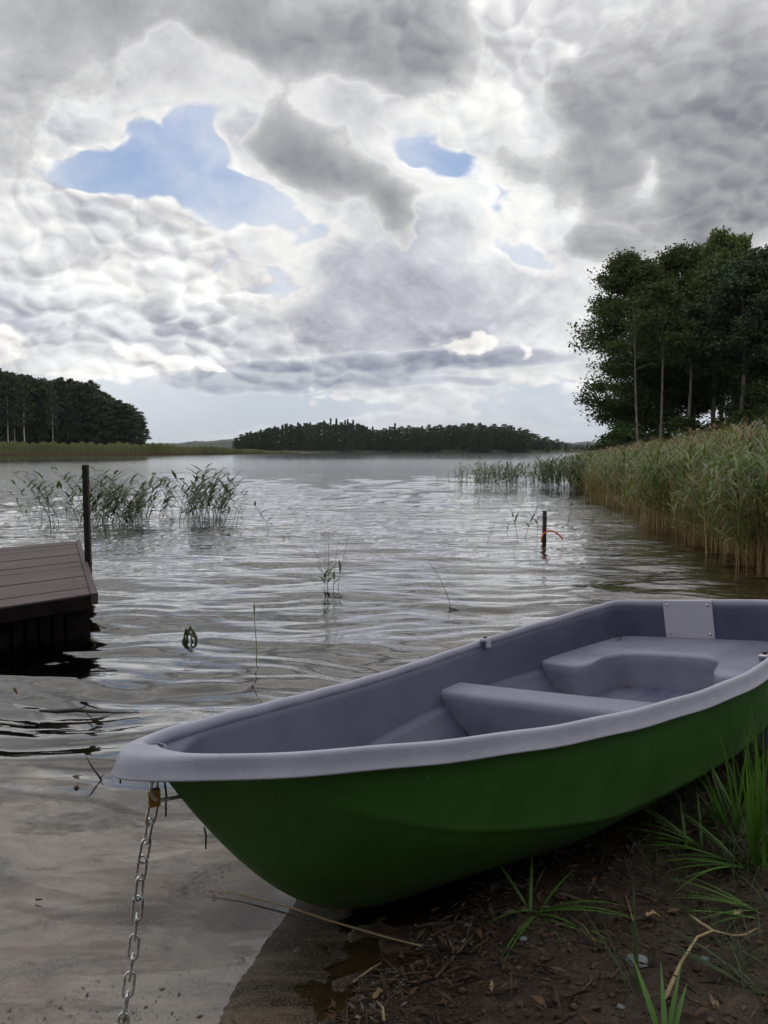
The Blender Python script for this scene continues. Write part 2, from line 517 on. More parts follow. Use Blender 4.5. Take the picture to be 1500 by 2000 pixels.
wet = n.maprange(n.math('MULTIPLY_ADD', n.math('SUBTRACT', f1, .5), .06, pz_), .005, .06, .22, .70)
n.put(n.b.inputs['Roughness'], wet)
n.b.inputs['Specular IOR Level'].default_value = .35
h = n.math('ADD', n.math('MULTIPLY', f2, 1.0), n.math('MULTIPLY', f3, .35))
n.link(n.bump(h, n.maprange(pz_, -.02, .01, .25, 1.0), .02), n.b.inputs['Normal'])
M['ground'] = m

# water: clear surface over the bed, fresnel reflection, ripples, a painted layer of sky reflection near the bank
m, n = material('water')
P = pos(n)
px_, py_, pz_ = n.sep(P)
dist = n.math('SQRT', n.math('ADD', n.math('MULTIPLY', px_, px_), n.math('MULTIPLY', py_, py_)))
r1 = n.noise(n.mapping(P, rot=(0, 0, .10), sc=(.26, 1, 1)), 3.4, 4, .55)
r2 = n.noise(n.mapping(P, rot=(0, 0, -.18), sc=(.34, 1, 1)), 11, 3, .5)
r3 = n.noise(n.mapping(P, rot=(0, 0, .05), sc=(.35, 1, 1)), .8, 3, .5)
hh = n.math('ADD', n.math('MULTIPLY', r1, n.math('MULTIPLY', n.maprange(dist, 3, 16, .04, .62), n.maprange(dist, 35, 140, 1, .25))), n.math('MULTIPLY', r2, n.maprange(dist, 2.5, 12, .006, .17)))
hh = n.math('ADD', hh, n.math('MULTIPLY', r3, n.math('MULTIPLY', n.maprange(dist, 10, 60, 0, .6), n.maprange(dist, 60, 200, 1, .4))))
nrm = n.bump(hh, 1.0, 1.0)
nn = n.n.new('ShaderNodeBump')
n.put(nn.inputs['Strength'], n.math('MULTIPLY', n.maprange(dist, 2, 9, .25, .75), n.maprange(dist, 25, 110, 1, .14)))
nn.inputs['Distance'].default_value = .19
n.link(hh, nn.inputs['Height'])
nrm = nn.outputs[0]
gl = n.n.new('ShaderNodeBsdfGlossy')
gl.inputs['Color'].default_value = (1, 1, 1, 1)
n.put(gl.inputs['Roughness'], n.maprange(dist, 3, 60, .012, .07))
n.link(nrm, gl.inputs['Normal'])
tr = n.n.new('ShaderNodeBsdfTransparent')
tr.inputs['Color'].default_value = (.80, .77, .68, 1)
fr = n.n.new('ShaderNodeFresnel')
fr.inputs["IOR"].default_value = 1.5
n.link(nrm, fr.inputs['Normal'])
# streaked diffuse layer imitating the sky's reflection over the shallow bed
wv = n.vmath('SCALE', n.vmath('SUBTRACT', n.noise(P, 1.7, 4, .6, out='Color'), (.5, .5, .5)), sc=.45)
Q = n.vmath('ADD', P, wv)
streak = n.noise(n.mapping(Q, rot=(0, 0, -.55), sc=(.55, 1.9, 1)), 3.4, 8, .62)
ragged = n.noise(P, 16, 6, .65)
qx, qy, qz = n.sep(n.vmath('ADD', P, n.vmath('SCALE', n.vmath('SUBTRACT', n.noise(P, 6, 7, .72, out='Color'), (.5, .5, .5)), sc=.50)))
near = n.maprange(qy, 1.9, 3.9, .85, -.40)                 # how solid that layer is, by place
bank = n.maprange(n.math('ADD', qx, n.math('MULTIPLY', qy, -.10)), -.23, -.33, -1.4, 0)
d0 = n.math('ADD', n.math('ADD', near, bank), n.math('MULTIPLY', n.math('SUBTRACT', streak, .5), 1.9))
d0 = n.math('MULTIPLY_ADD', n.math('SUBTRACT', ragged, .5), .35, d0)
reflf = n.maprange(d0, .30, .62, 0, .88, 'SMOOTHSTEP')
s2 = n.noise(n.mapping(Q, rot=(0, 0, -.55), sc=(.45, 2.4, 1)), 4.5, 8, .7)
s3 = n.noise(n.mapping(Q, rot=(0, 0, -.6), sc=(.7, 1.5, 1)), 1.6, 4, .55)
fc = n.mix(n.maprange(n.math('MULTIPLY_ADD', n.math('SUBTRACT', s3, .5), .9, s2), .38, .62), (.030, .020, .014), (.170, .128, .092))
fc = n.mix(n.maprange(n.noise(P, 300, 2, .6), .45, .7, 0, .4), fc, (.34, .30, .26))
fc = n.mix(n.maprange(n.noise(n.mapping(Q, rot=(0, 0, -.5), sc=(.7, 2, 1)), 6, 7, .7), .60, .68, 0, .75), fc, (.040, .030, .028))
b = n.b
n.put(b.inputs['Base Color'], fc)
b.inputs['Roughness'].default_value = .45
b.inputs['Specular IOR Level'].default_value = .04
n.link(nrm, b.inputs['Normal'])
mx2 = n.n.new('ShaderNodeMixShader')
n.put(mx2.inputs[0], reflf)
n.link(tr.outputs[0], mx2.inputs[1])
n.link(b.outputs[0], mx2.inputs[2])
mx = n.n.new('ShaderNodeMixShader')
fF = fr.outputs[0]
fF = n.math('DIVIDE', n.math('MULTIPLY', fF, n.math('MULTIPLY_ADD', fF, 2.5, 1.0)), n.math('MULTIPLY_ADD', n.math('MULTIPLY', fF, fF), 1.7, 1.0), clamp=True)
n.link(fF, mx.inputs[0])
n.link(mx2.outputs[0], mx.inputs[1])
n.link(gl.outputs[0], mx.inputs[2])
n.link(mx.outputs[0], n.out.inputs[0])
M['water'] = m


# ------------------------------------------------------------------ mesh helpers
def tag(o, label=None, cat=None, group=None, kind=None):
    if label: o['label'] = label
    if cat: o['category'] = cat
    if group: o['group'] = group
    if kind: o['kind'] = kind
    return o


def empty(name, loc=(0, 0, 0), rz=0, **k):
    o = bpy.data.objects.new(name, None)
    COL.objects.link(o)
    o.location = loc
    o.rotation_euler = (0, 0, rz)
    o.empty_display_size = .1
    return tag(o, **k)


def mesh_np(name, V, F, mats, smooth=False, midx=None):
    """V: (n,3); F: (m,k) int array with constant k, or a list of faces"""
    me = bpy.data.meshes.new(name)
    if isinstance(F, np.ndarray):
        k = F.shape[1]
        me.vertices.add(len(V))
        me.vertices.foreach_set('co', np.asarray(V, dtype=np.float32).ravel())
        me.loops.add(F.size)
        me.loops.foreach_set('vertex_index', F.astype(np.int32).ravel())
        me.polygons.add(len(F))
        me.polygons.foreach_set('loop_start', np.arange(0, F.size, k, dtype=np.int32))
        me.polygons.foreach_set('loop_total', np.full(len(F), k, dtype=np.int32))
    else:
        me.from_pydata([tuple(v) for v in V], [], F)
    for mm in (mats if isinstance(mats, (list, tuple)) else [mats]):
        me.materials.append(mm)
    if midx is not None:
        me.polygons.foreach_set('material_index', np.asarray(midx, dtype=np.int32))
    if smooth:
        me.polygons.foreach_set('use_smooth', np.ones(len(me.polygons), dtype=bool))
    me.update()
    me.validate()
    return me


def link(name, me, parent=None, loc=(0, 0, 0), rz=0, sc=1, **k):
    o = bpy.data.objects.new(name, me)
    COL.objects.link(o)
    o.parent = parent
    o.location = loc
    o.rotation_euler = (0, 0, rz)
    o.scale = (sc, sc, sc) if isinstance(sc, (int, float)) else sc
    return tag(o, **k)


class MB:
    def __init__(s):
        s.v, s.f, s.m = [], [], []

    def add(s, V, F, mi=0):
        o = len(s.v)
        s.v += [tuple(x) for x in V]
        s.f += [tuple(i + o for i in f) for f in F]
        s.m += [mi] * len(F)

    def box(s, c, h, rot=None, mi=0):
        V = [Vector((a * h[0], b * h[1], d * h[2])) for a in (-1, 1) for b in (-1, 1) for d in (-1, 1)]
        if rot is not None: V = [rot @ v for v in V]
        V = [v + Vector(c) for v in V]
        s.add(V, [(0, 1, 3, 2), (4, 6, 7, 5), (0, 4, 5, 1), (2, 3, 7, 6), (0, 2, 6, 4), (1, 5, 7, 3)], mi)

    def tube(s, pts, rad, n=8, closed=False, cap=True, mi=0):
        pts = [Vector(p) for p in pts]
        N = len(pts)
        rad = rad if isinstance(rad, (list, tuple)) else [rad] * N
        V, F = [], []
        ref = None
        for i, p in enumerate(pts):
            a = pts[(i - 1) % N] if (closed or i) else p
            b_ = pts[(i + 1) % N] if (closed or i < N - 1) else p
            t = (b_ - a).normalized()
            if ref is None:
                ref = Vector((0, 0, 1)) if abs(t.z) < .9 else Vector((1, 0, 0))
            x = (ref - t * ref.dot(t)).normalized()
            ref = x
            y = t.cross(x)
            for j in range(n):
                an = 2 * math.pi * j / n
                V.append(p + (x * math.cos(an) + y * math.sin(an)) * rad[i])
        for i in range(N if closed else N - 1):
            i2 = (i + 1) % N
            for j in range(n):
                j2 = (j + 1) % n
                F.append((i * n + j, i * n + j2, i2 * n + j2, i2 * n + j))
        if cap and not closed:
            F.append(tuple(range(n))[::-1])
            F.append(tuple((N - 1) * n + j for j in range(n)))
        s.add(V, F, mi)

    def mesh(s, name, mats, smooth=False):
        return mesh_np(name, s.v, s.f, mats, smooth, s.m)

    def obj(s, name, mats, parent=None, smooth=False, **k):
        return link(name, s.mesh(name, mats, smooth), parent, **k)


def bevel(o, w_=.004, seg=2, angle=40):
    b = o.modifiers.new('bevel', 'BEVEL')
    b.width = w_
    b.segments = seg
    b.limit_method = 'ANGLE'
    b.angle_limit = R(angle)
    return o


def quads(C, U, Vv):
    """leaf quads (diamonds): centre, half-length vector, half-width vector"""
    n_ = len(C)
    V = np.empty((n_, 4, 3))
    V[:, 0] = C - U
    V[:, 1] = C + Vv - U * .1
    V[:, 2] = C + U
    V[:, 3] = C - Vv - U * .1
    return V.reshape(-1, 3), np.arange(n_ * 4).reshape(-1, 4)


def rand_unit(n_, flat=1.0, g=rng):
    d = g.normal(size=(n_, 3))
    d[:, 2] *= flat
    return d / np.linalg.norm(d, axis=1, keepdims=True)


# ------------------------------------------------------------------ terrain
SHX = np.array([(-60, -60), (-4.5, -4), (-2.6, -2), (-1.35, 0), (-.6, 1), (-.20, 1.45), (-.02, 1.68), (.14, 1.9), (.32, 2.2), (.85, 2.8), (1.55, 3.5), (2.5, 4.4), (3.9, 6), (5.2, 8), (6.4, 14),
                (8, 22), (13, 40), (30, 90), (52, 180), (85, 300), (119, 440), (122, 448), (-1500, 456), (-3000, 460)], float)
LFT = np.array([(150, -220), (172, -120), (180, -90), (200, -62), (257, -51), (330, -37), (445, -33), (452, 400)], float)


def ground_z(x, y):
    x = np.asarray(x, float)
    y = np.asarray(y, float)
    sx = np.interp(y, SHX[:, 1], SHX[:, 0])
    s = (x - sx) * .75
    z = np.where(s > 0, np.minimum(.095 * s, .25 + .03 * s), np.maximum(.085 * s, -.4 + .03 * s))
    z = np.clip(z, -2.2, 1.3)
    sl = np.where(y > 150, (np.interp(y, LFT[:, 0], LFT[:, 1]) - x) * .5, -50.)
    zl = np.clip(.09 * sl, -2.2, .9)
    z = np.maximum(z, zl)
    z = z + 10.5 * np.exp(-(((x - 62) / 52) ** 2 + ((y - 590) / 75) ** 2))
    z = z + 7 * np.exp(-(((x + 30) / 60) ** 2 + ((y - 620) / 60) ** 2))
    return z


def bumps(x, y):
    z = 0
    for k, (a, b_, ph, am) in enumerate([(3.1, 4.7, .3, .010), (7.3, -5.1, 1.2, .007), (-12.1, 9.2, 2.1, .005), (21, 17, .7, .003), (-33, 29, 1.9, .002), (53, -47, 2.2, .0022), (81, 67, .4, .0014), (-97, 113, 1.1, .001)]):
        z = z + am * np.sin(a * x + b_ * y + ph + 1.3 * np.sin(1.7 * b_ * .5 * x - a * .6 * y))
    return z


def axis(lo, hi, step, far, ratio=1.22):
    a = list(np.arange(lo, hi, step))
    s_ = step
    while a[-1] < far:
        s_ *= ratio
        a.append(a[-1] + s_)
    s_ = step
    while a[0] > -far:
        s_ *= ratio
        a.insert(0, a[0] - s_)
    return np.array(a)


gx = axis(-1.6, 3.2, .022, 3600, 1.12)
gy = axis(1.1, 5.4, .022, 3600, 1.12)
gy = np.unique(np.concatenate([gy, np.arange(150, 700, 12.)]))
gx = np.unique(np.concatenate([gx, np.arange(-260, 200, 12.)]))
X, Y = np.meshgrid(gx, gy)
Z = ground_z(X, Y) + bumps(X, Y) * np.exp(-np.maximum(np.hypot(X, Y) - 6, 0) / 3)
nx_, ny_ = len(gx), len(gy)
idx = np.arange(nx_ * ny_).reshape(ny_, nx_)
F = np.stack([idx[:-1, :-1], idx[:-1, 1:], idx[1:, 1:], idx[1:, :-1]], -1).reshape(-1, 4)
link('ground', mesh_np('ground', np.stack([X, Y, Z], -1).reshape(-1, 3), F, M['ground'], True), kind='structure')


def gz(x, y):
    return float(ground_z(x, y) + bumps(x, y) * math.exp(-max(math.hypot(x, y) - 6, 0) / 3))


# ------------------------------------------------------------------ water sheet with real waves
rr = [.25]
while rr[-1] < 70:
    rr.append(rr[-1] + max(.011, rr[-1] ** 2 / 1250, .02 if rr[-1] < .9 else 0))
while rr[-1] < 3200:
    rr.append(rr[-1] * 1.25)
rr = np.array(rr)
aa = np.concatenate([np.arange(-180, -44, 4.), np.arange(-44, 44, .26), np.arange(44, 180, 4.)])
aa = np.radians(aa)
RR, AA = np.meshgrid(rr, aa, indexing='ij')
X, Y = RR * np.sin(AA), RR * np.cos(AA)
wr = np.random.default_rng(11)
Z = np.zeros_like(X)
amp_all = np.clip((RR - 1.2) / 3.6, .22, 1) * np.clip(1 - (RR - 45) / 30, 0, 1)
WX = X + .10 * np.sin(1.9 * Y + .7 * X) + .06 * np.sin(3.7 * Y - 2.1 * X)
WY = Y + .09 * np.sin(1.3 * X + .5 * Y) + .05 * np.sin(3.1 * X + 1.9 * Y) + .03 * np.sin(6.1 * X - 2.7 * Y)
for k in range(72):
    lam = .16 * (1.75 / .16) ** (wr.random() ** 1.15)
    th = wr.normal(0, .30)
    kx, ky = 2 * math.pi / lam * math.sin(th), 2 * math.pi / lam * math.cos(th)
    am = .00165 * (lam / .5) ** .95 * wr.uniform(.6, 1.3)
    fade = np.clip((lam * 900 / np.maximum(RR, .1) ** 2) - .25, 0, 1)     # drop waves finer than the grid
    ph = kx * WX + ky * WY + wr.uniform(0, 6.28)
    Z += am * fade * (np.sin(ph) + .22 * np.sin(2 * ph + 1.2))
Z *= amp_all
sdist = np.interp(Y, SHX[:, 1], SHX[:, 0]) - X
Z *= np.clip(sdist / 1.6, .38, 1)
idx = np.arange(X.size).reshape(X.shape)
nxt = np.roll(idx, -1, axis=1)
F = np.stack([idx[:-1], nxt[:-1], nxt[1:], idx[1:]], -1).reshape(-1, 4)
V = np.stack([X, Y, Z], -1).reshape(-1, 3)
V = np.vstack([V, [[0, 0, 0]]])
me = mesh_np('water', V, F, M['water'], True)
link('water', me, kind='structure')

# far blue ridge with its tree line, beyond the lake
xs = np.arange(-2700, 2400, 9.)
prof = 34 + 6 * np.sin(xs / 130) + 3.0 * np.sin(xs / 97 + 1) + 2.6 * rng.random(len(xs)) + 1.6 * np.sin(xs / 21)
V = []
for d_, hs in ((0, 0), (30, .82), (70, 1.0), (200, .9)):
    for x_, p_ in zip(xs, prof):
        V.append((x_, 3000 + d_ + 8 * math.sin(x_ / 60), (p_ + (0 if d_ < 70 else rng.random() * 1.4)) * hs - .5))
nn_ = len(xs)
F = [(r_ * nn_ + i, r_ * nn_ + i + 1, (r_ + 1) * nn_ + i + 1, (r_ + 1) * nn_ + i) for r_ in range(3) for i in range(nn_ - 1)]
link('hills', mesh_np('hills', V, F, M['far_wood']), kind='structure')


# air: thin even haze round everything
mb = None
hz = bpy.data.materials.new('haze')
hz.use_nodes = True
hz.node_tree.nodes.clear()
hn = NT(hz.node_tree)
ho = hn.n.new('ShaderNodeOutputMaterial')
hv_ = hn.n.new('ShaderNodeVolumePrincipled')
hv_.inputs['Color'].default_value = (.86, .92, 1.0, 1)
hv_.inputs['Density'].default_value = .00007
hv_.inputs['Anisotropy'].default_value = .2
hn.link(hv_.outputs[0], ho.inputs['Volume'])
B_ = 4600
hV = [(a * B_, b_ * B_, c_) for a in (-1, 1) for b_ in (-1, 1) for c_ in (-4.5, 62)]
link('haze', mesh_np('haze', hV, [(0, 1, 3, 2), (4, 6, 7, 5), (0, 4, 5, 1), (2, 3, 7, 6), (0, 2, 6, 4), (1, 5, 7, 3)], hz), kind='stuff', label='thin summer haze in the air over the lake', cat='haze')


# ------------------------------------------------------------------ trees
def make_trunk(mb, H_, r0, lean=(0, 0), bend=.3, seed=0, segs=10, sides=7, top=.12):
    g = random.Random(seed)
    ph = g.uniform(0, 6)
    pts, rads = [], []
    for i in range(segs + 1):
        t = i / segs
        pts.append(Vector((lean[0] * t ** 1.3 + bend * math.sin(t * 4 + ph) * t, lean[1] * t ** 1.3 + bend * math.cos(t * 3.3 + ph) * t, H_ * t)))
        rads.append(r0 * ((1 - t) ** .8 * (1 - top) + top) * (1.35 if i == 0 else 1))
    mb.tube(pts, rads, sides)
    return pts, rads


def build_tree(H_, r0, rad, z0, seed, lean=(0, 0), nl=30, per=150, leaf=.17, prof=None, up=.35, bias=None, droop=0, clump=.75, sub=4, dead=0, bend=.3):
    """trunk mesh (trunk + limbs) and leaf arrays. rad: crown radius; prof(t)->relative radius for t 0..1 from crown base to top"""
    g = random.Random(seed)
    gn = np.random.default_rng(seed)
    mb = MB()
    pts, rads = make_trunk(mb, H_ * .97, r0, lean, bend, seed)
    C = []
    prof = prof or (lambda t: math.sin(math.pi * min(1, .12 + t * .9)) ** .6)

    def on_trunk(z):
        t = min(max(z / (H_ * .97), 0), .999) * (len(pts) - 1)
        i = int(t)
        return pts[i].lerp(pts[i + 1], t - i), rads[i] * (1 - (t - i)) + rads[i + 1] * (t - i)
    for k in range(nl):
        t = (k + g.random()) / nl
        z = z0 + (H_ - z0) * t
        a = k * 2.4 + g.uniform(-.5, .5)
        L_ = rad * prof(t) * g.uniform(.65, 1.12)
        if bias is not None:
            L_ *= 1 + bias[1] * math.cos(a - bias[0]) * (1 - t * .7)
        p0, r_ = on_trunk(max(z - L_ * up * .8, z0 * .6))
        d = Vector((math.cos(a), math.sin(a), up * g.uniform(.6, 1.4)))
        q_ = [p0]
        nseg = 5
        for s_ in range(1, nseg + 1):
            f_ = s_ / nseg
            q_.append(p0 + Vector((d.x * L_ * f_, d.y * L_ * f_, d.z * L_ * f_ * (1 - .35 * f_) - droop * L_ * f_ * f_)) + Vector((g.gauss(0, .05), g.gauss(0, .05), g.gauss(0, .05))) * L_)
        mb.tube(q_, [max(.02, min(r_ * .5, .12) * (1 - .85 * s_ / nseg)) for s_ in range(nseg + 1)], 4, cap=False)
        if g.random() < dead:
            continue
        for s_ in range(2, nseg + 1):
            C.append((q_[s_], clump * g.uniform(.7, 1.15)))
        for b_ in range(sub):
            f_ = g.uniform(.35, 1)
            i = min(int(f_ * nseg), nseg - 1)
            base = q_[i].lerp(q_[i + 1], f_ * nseg - i)
            a2 = a + g.choice((-1, 1)) * g.uniform(.5, 1.2)
            l2 = L_ * g.uniform(.25, .5)
            e_ = base + Vector((math.cos(a2) * l2, math.sin(a2) * l2, g.uniform(-.15, .45) * l2 - droop * l2))
            mb.tube([base, base.lerp(e_, .5) + Vector((0, 0, .08 * l2)), e_], [.035, .025, .012], 3, cap=False)
            C.append((e_, clump * g.uniform(.6, 1.1)))
            C.append((base.lerp(e_, .55), clump * g.uniform(.5, .8)))
    cen, siz = [], []
    for c_, s_ in C:
        n_ = int(per * .66 * s_ * s_ / (clump * clump) * g.uniform(.3, 1.35))
        o_ = np.clip(gn.normal(size=(n_, 3)), -1.7, 1.7) * np.array([s_, s_, s_ * .62]) * .55
        if droop:
            o_[:, 2] -= np.abs(gn.normal(size=n_)) * s_ * .9
            o_[:, :2] *= .7
        cen.append(np.array(c_) + o_)
    cen = np.vstack(cen)
    n_ = len(cen)
    U = rand_unit(n_, .6, gn) * (leaf * gn.uniform(.6, 1.25, (n_, 1)))
    if droop:
        U[:, 2] -= leaf * .7
    Vv = np.cross(U, rand_unit(n_, 1, gn))
    Vv = Vv / (np.linalg.norm(Vv, axis=1, keepdims=True) + 1e-9) * (leaf * .55 * gn.uniform(.7, 1.2, (n_, 1)))
    return mb, quads(cen, U, Vv)


def place_tree(name, trunk_me, crown_me, loc, rz=0, sc=1, **k):
    o = empty(name, loc, rz, **k)
    o.scale = (sc, sc, sc) if isinstance(sc, (int, float)) else sc
    link('trunk', trunk_me, o)
    link('crown', crown_me, o)
    return o


def tree_meshes(nm, bark, leafm, **kw):
    mb, (V, F) = build_tree(**kw)
    return mb.mesh(nm + '_trunk', M[bark], True), mesh_np(nm + '_crown', V, F, M[leafm])


full = lambda t: max(.25, math.sin(math.pi * min(1, .18 + t * .80)) ** .55)
birchp = lambda t: max(.2, math.sin(math.pi * min(1, .25 + t * .72)) ** .8)
conep = lambda t: max(.06, 1 - t) ** .9
D0 = 52.0
near_trees = [
    # name, kind, photo x of trunk, depth, y of the top in the photo, radius, crown base, params, label
    ('alder_tree', 'dark', 1258, 52, 512, 2.9, 3.2, dict(bias=(math.pi * .97, .40), nl=44, per=105, lean=(-.9, 0), sub=5), 'broad dark alder leaning over the lake, leftmost of the wood on the right bank', 'tree'),
    ('bare_tree', 'pale', 1247, 45.5, 606, 1.3, 6.0, dict(nl=8, per=30, lean=(-.5, 0), dead=.8, r0=.085, bend=.12), 'thin pale half dead tree standing in front of the leftmost alder', 'tree'),
    ('birch_tree', 'pale', 1289, 45.5, 560, 1.5, 6.6, dict(nl=14, per=50, r0=.09, bend=.1), 'slender tree with straight grey trunk, second thin trunk from the lake side', 'tree'),
    ('alder_tree', 'dark', 1306, 54, 500, 2.5, 3.6, dict(nl=28, per=95), 'dark tree behind the slender grey trunk, left of the birch tops', 'tree'),
    ('alder_tree', 'dark', 1352, 52, 540, 2.4, 4.4, dict(nl=24, per=90), 'dense dark tree below the drooping birch top in the right hand wood', 'tree'),
    ('birch_tree', 'birch', 1392, 50, 455, 2.3, 6.5, dict(nl=34, per=80, droop=.45, up=.6, r0=.17), 'tall birch with drooping yellowish green top, highest in the right hand wood', 'tree'),
    ('birch_tree', 'birch', 1350, 53, 482, 2.1, 6.5, dict(nl=26, per=75, droop=.35, up=.55, r0=.14), 'birch just left of the tallest drooping one, its top slightly lower', 'tree'),
    ('birch_tree', 'birch', 1432, 55, 462, 2.4, 7, dict(nl=28, per=80, droop=.25, up=.5, r0=.15), 'birch just right of the tallest drooping one, behind two grey trunks', 'tree'),
    ('pine_tree', 'pine', 1443, 45.5, 520, 2.1, 5.6, dict(nl=20, per=80, up=.15, r0=.17), 'pine with bare grey lower trunk, left one of the close pair by the right edge', 'tree'),
    ('pine_tree', 'pine', 1458, 46, 500, 2.2, 5.6, dict(nl=20, per=80, up=.15, lean=(.7, 0), r0=.17), 'pine with bare trunk leaning right, right one of the close pair by the right edge', 'tree'),
    ('oak_tree', 'dark', 1520, 46, 492, 3.0, 3.0, dict(nl=36, per=105), 'dark broad tree cut off by the right edge of the photo', 'tree'),
    ('alder_tree', 'dark', 1408, 58, 520, 2.7, 4.6, dict(nl=26, per=90), 'dark tree filling the middle of the wood behind the birches', 'tree'),
    ('alder_tree', 'dark', 1575, 53, 440, 3.2, 3.5, dict(nl=30, per=100), 'tall dark tree behind the broad one at the right edge', 'tree'),
    ('pine_tree', 'pine', 1340, 47, 600, 1.5, 6.0, dict(nl=12, per=60, up=.15, r0=.13), 'small pine with thin dark trunk in the middle of the wood', 'tree'),
]
LM = {'dark': ('bark_dark', 'leaf_dark', full), 'pale': ('bark_pale', 'leaf_dark', birchp), 'birch': ('bark_pale', 'leaf_birch', birchp), 'pine': ('bark_pale', 'leaf_pine', full)}
for i, (nm, kd, px, D, H_, rad, z0, kw, lab, cat) in enumerate(near_trees):
    p0 = at(px, 880, D=D)
    kw = dict(kw)
    r0 = kw.pop('r0', .2)
    bk, lf, pf = LM[kd]
    if kd == 'dark':
        kw = dict(kw, up=.62, clump=.88, sub=6, nl=int(kw['nl'] * 1.25), per=int(kw['per'] * 1.15))
    H_ = EYE + (880 - H_) / 1500 * D - gz(p0.x, D)
    t_me, c_me = tree_meshes(nm, bk, lf, H_=H_, r0=r0, rad=rad, z0=z0, seed=100 + i, prof=pf, leaf=.115, **{**{'clump': .70, 'bend': .35}, **kw, 'per': int(kw['per'] * 1.7)})
    place_tree(nm, t_me, c_me, (p0.x, D, gz(p0.x, D) - .05), label=lab, cat=cat, group='trees of the wood on the right bank')

# low leafy bushes at the wood's edge
bush_me = []
for s_ in range(3):
    mb, (V, F) = build_tree(2.6, .05, 1.3, .2, 300 + s_, nl=16, per=60, leaf=.11, clump=.5, sub=3, bend=.1)
    bush_me.append((mb.mesh('bush_stems', M['bark_dark'], True), mesh_np('bush_foliage', V, F, M['leaf_bush'])))
bl = ['low green bush at the lake end of the right hand wood', 'small bush under the leftmost leaning alder', 'bush between the pale trunks behind the reeds', 'bush under the drooping birch behind the reeds',
      'bush behind the reeds below the two pines', 'bush in the gap between pines and the right edge', 'dark bush behind the reeds at the right edge']
for i, (px, D, sc) in enumerate([(1196, 52, .95), (1228, 49, 1.1), (1275, 48, .9), (1330, 47, 1.1), (1400, 46, 1.0), (1450, 45, 1.15), (1500, 44, 1.2)]):
    p0 = at(px, 880, D=D)
    o = empty('bush', (p0.x, D, gz(p0.x, D) - .03), i * 1.3, label=bl[i], cat='bush', group='bushes under the right bank trees')
    o.scale = (sc * 1.25, sc * 1.25, sc)
    link('stem', bush_me[i % 3][0], o)
    link('foliage', bush_me[i % 3][1], o)

# far trees: three crown kinds shared by all copies
farv = []
for s_, (pf, up_, bk) in enumerate([(full, .3, 'bark_dark'), (full, .3, 'bark_dark'), (birchp, .5, 'bark_birch'), (conep, -.1, 'bark_dark'), (full, .35, 'bark_dark')]):
    mb, (V, F) = build_tree(18, .20, 3.1 if s_ != 3 else 2.6, .6 if s_ != 2 else 6.5, 500 + s_, nl=26 if s_ != 3 else 34, per=26, leaf=.42, prof=pf, up=up_, clump=1.0 if s_ != 3 else .7, sub=2, bend=.4)
    farv.append((mb.mesh('far_trunk', M[bk], True), mesh_np('far_crown', V, F, M['leaf_far'])))

# left wood (about 180-230 m away)
ltop = np.array([(-60, 712), (0, 722), (50, 735), (100, 746), (150, 746), (180, 750), (200, 765), (230, 783), (255, 797), (272, 808), (285, 826)], float)
lr = random.Random(5)
cnt = 0
for row, (dd, step) in enumerate(((0, 11), (14, 12), (30, 13))):
    px = -40 + row * 4
    while px < 283 - row * 3:
        D = np.interp(px, [0, 285], [201, 212]) + dd + lr.uniform(-3, 3)
        top = np.interp(px, ltop[:, 0], ltop[:, 1]) + lr.uniform(-3, 9) - 2 * row
        p0 = at(px, 880, D=D)
        base = gz(p0.x, D)
        Ht = EYE + (880 - top) / 1500 * D - base
        v = lr.choice((0, 1, 4, 4)) if row else lr.choice((0, 1, 4))
        sc = Ht / 18
        wide = max(.75, min(1.25, 16 / Ht))
        place_tree('broadleaf_tree', *farv[v], (p0.x, D, base), lr.uniform(0, 6), (sc * wide, sc * wide, sc), label='dark broadleaf tree in the wood on the left shore', cat='tree', group='dark trees of the wood on the left shore')
        px += step * lr.uniform(.7, 1.3)
        cnt += 1
for px, D, top, r_, lab in [(17, 196, 735, .2, 'birch with white trunk nearest the left edge of the photo'), (30, 197, 742, .13, 'thin pale birch just right of the leftmost white trunk'),
                            (49, 195, 738, .2, 'white trunked birch third from the left edge of the photo'), (104, 197, 752, .11, 'thin birch with short pale trunk in the middle of the left wood')]:
    p0 = at(px, 880, D=D)
    base = gz(p0.x, D)
    Ht = EYE + (880 - top) / 1500 * D - base
    place_tree('birch_tree', *farv[2], (p0.x, D, base), px, (r_ * 5.5 * .75, r_ * 5.5 * .75, Ht / 18), label=lab, cat='tree', group='white trunked birches on the left shore')

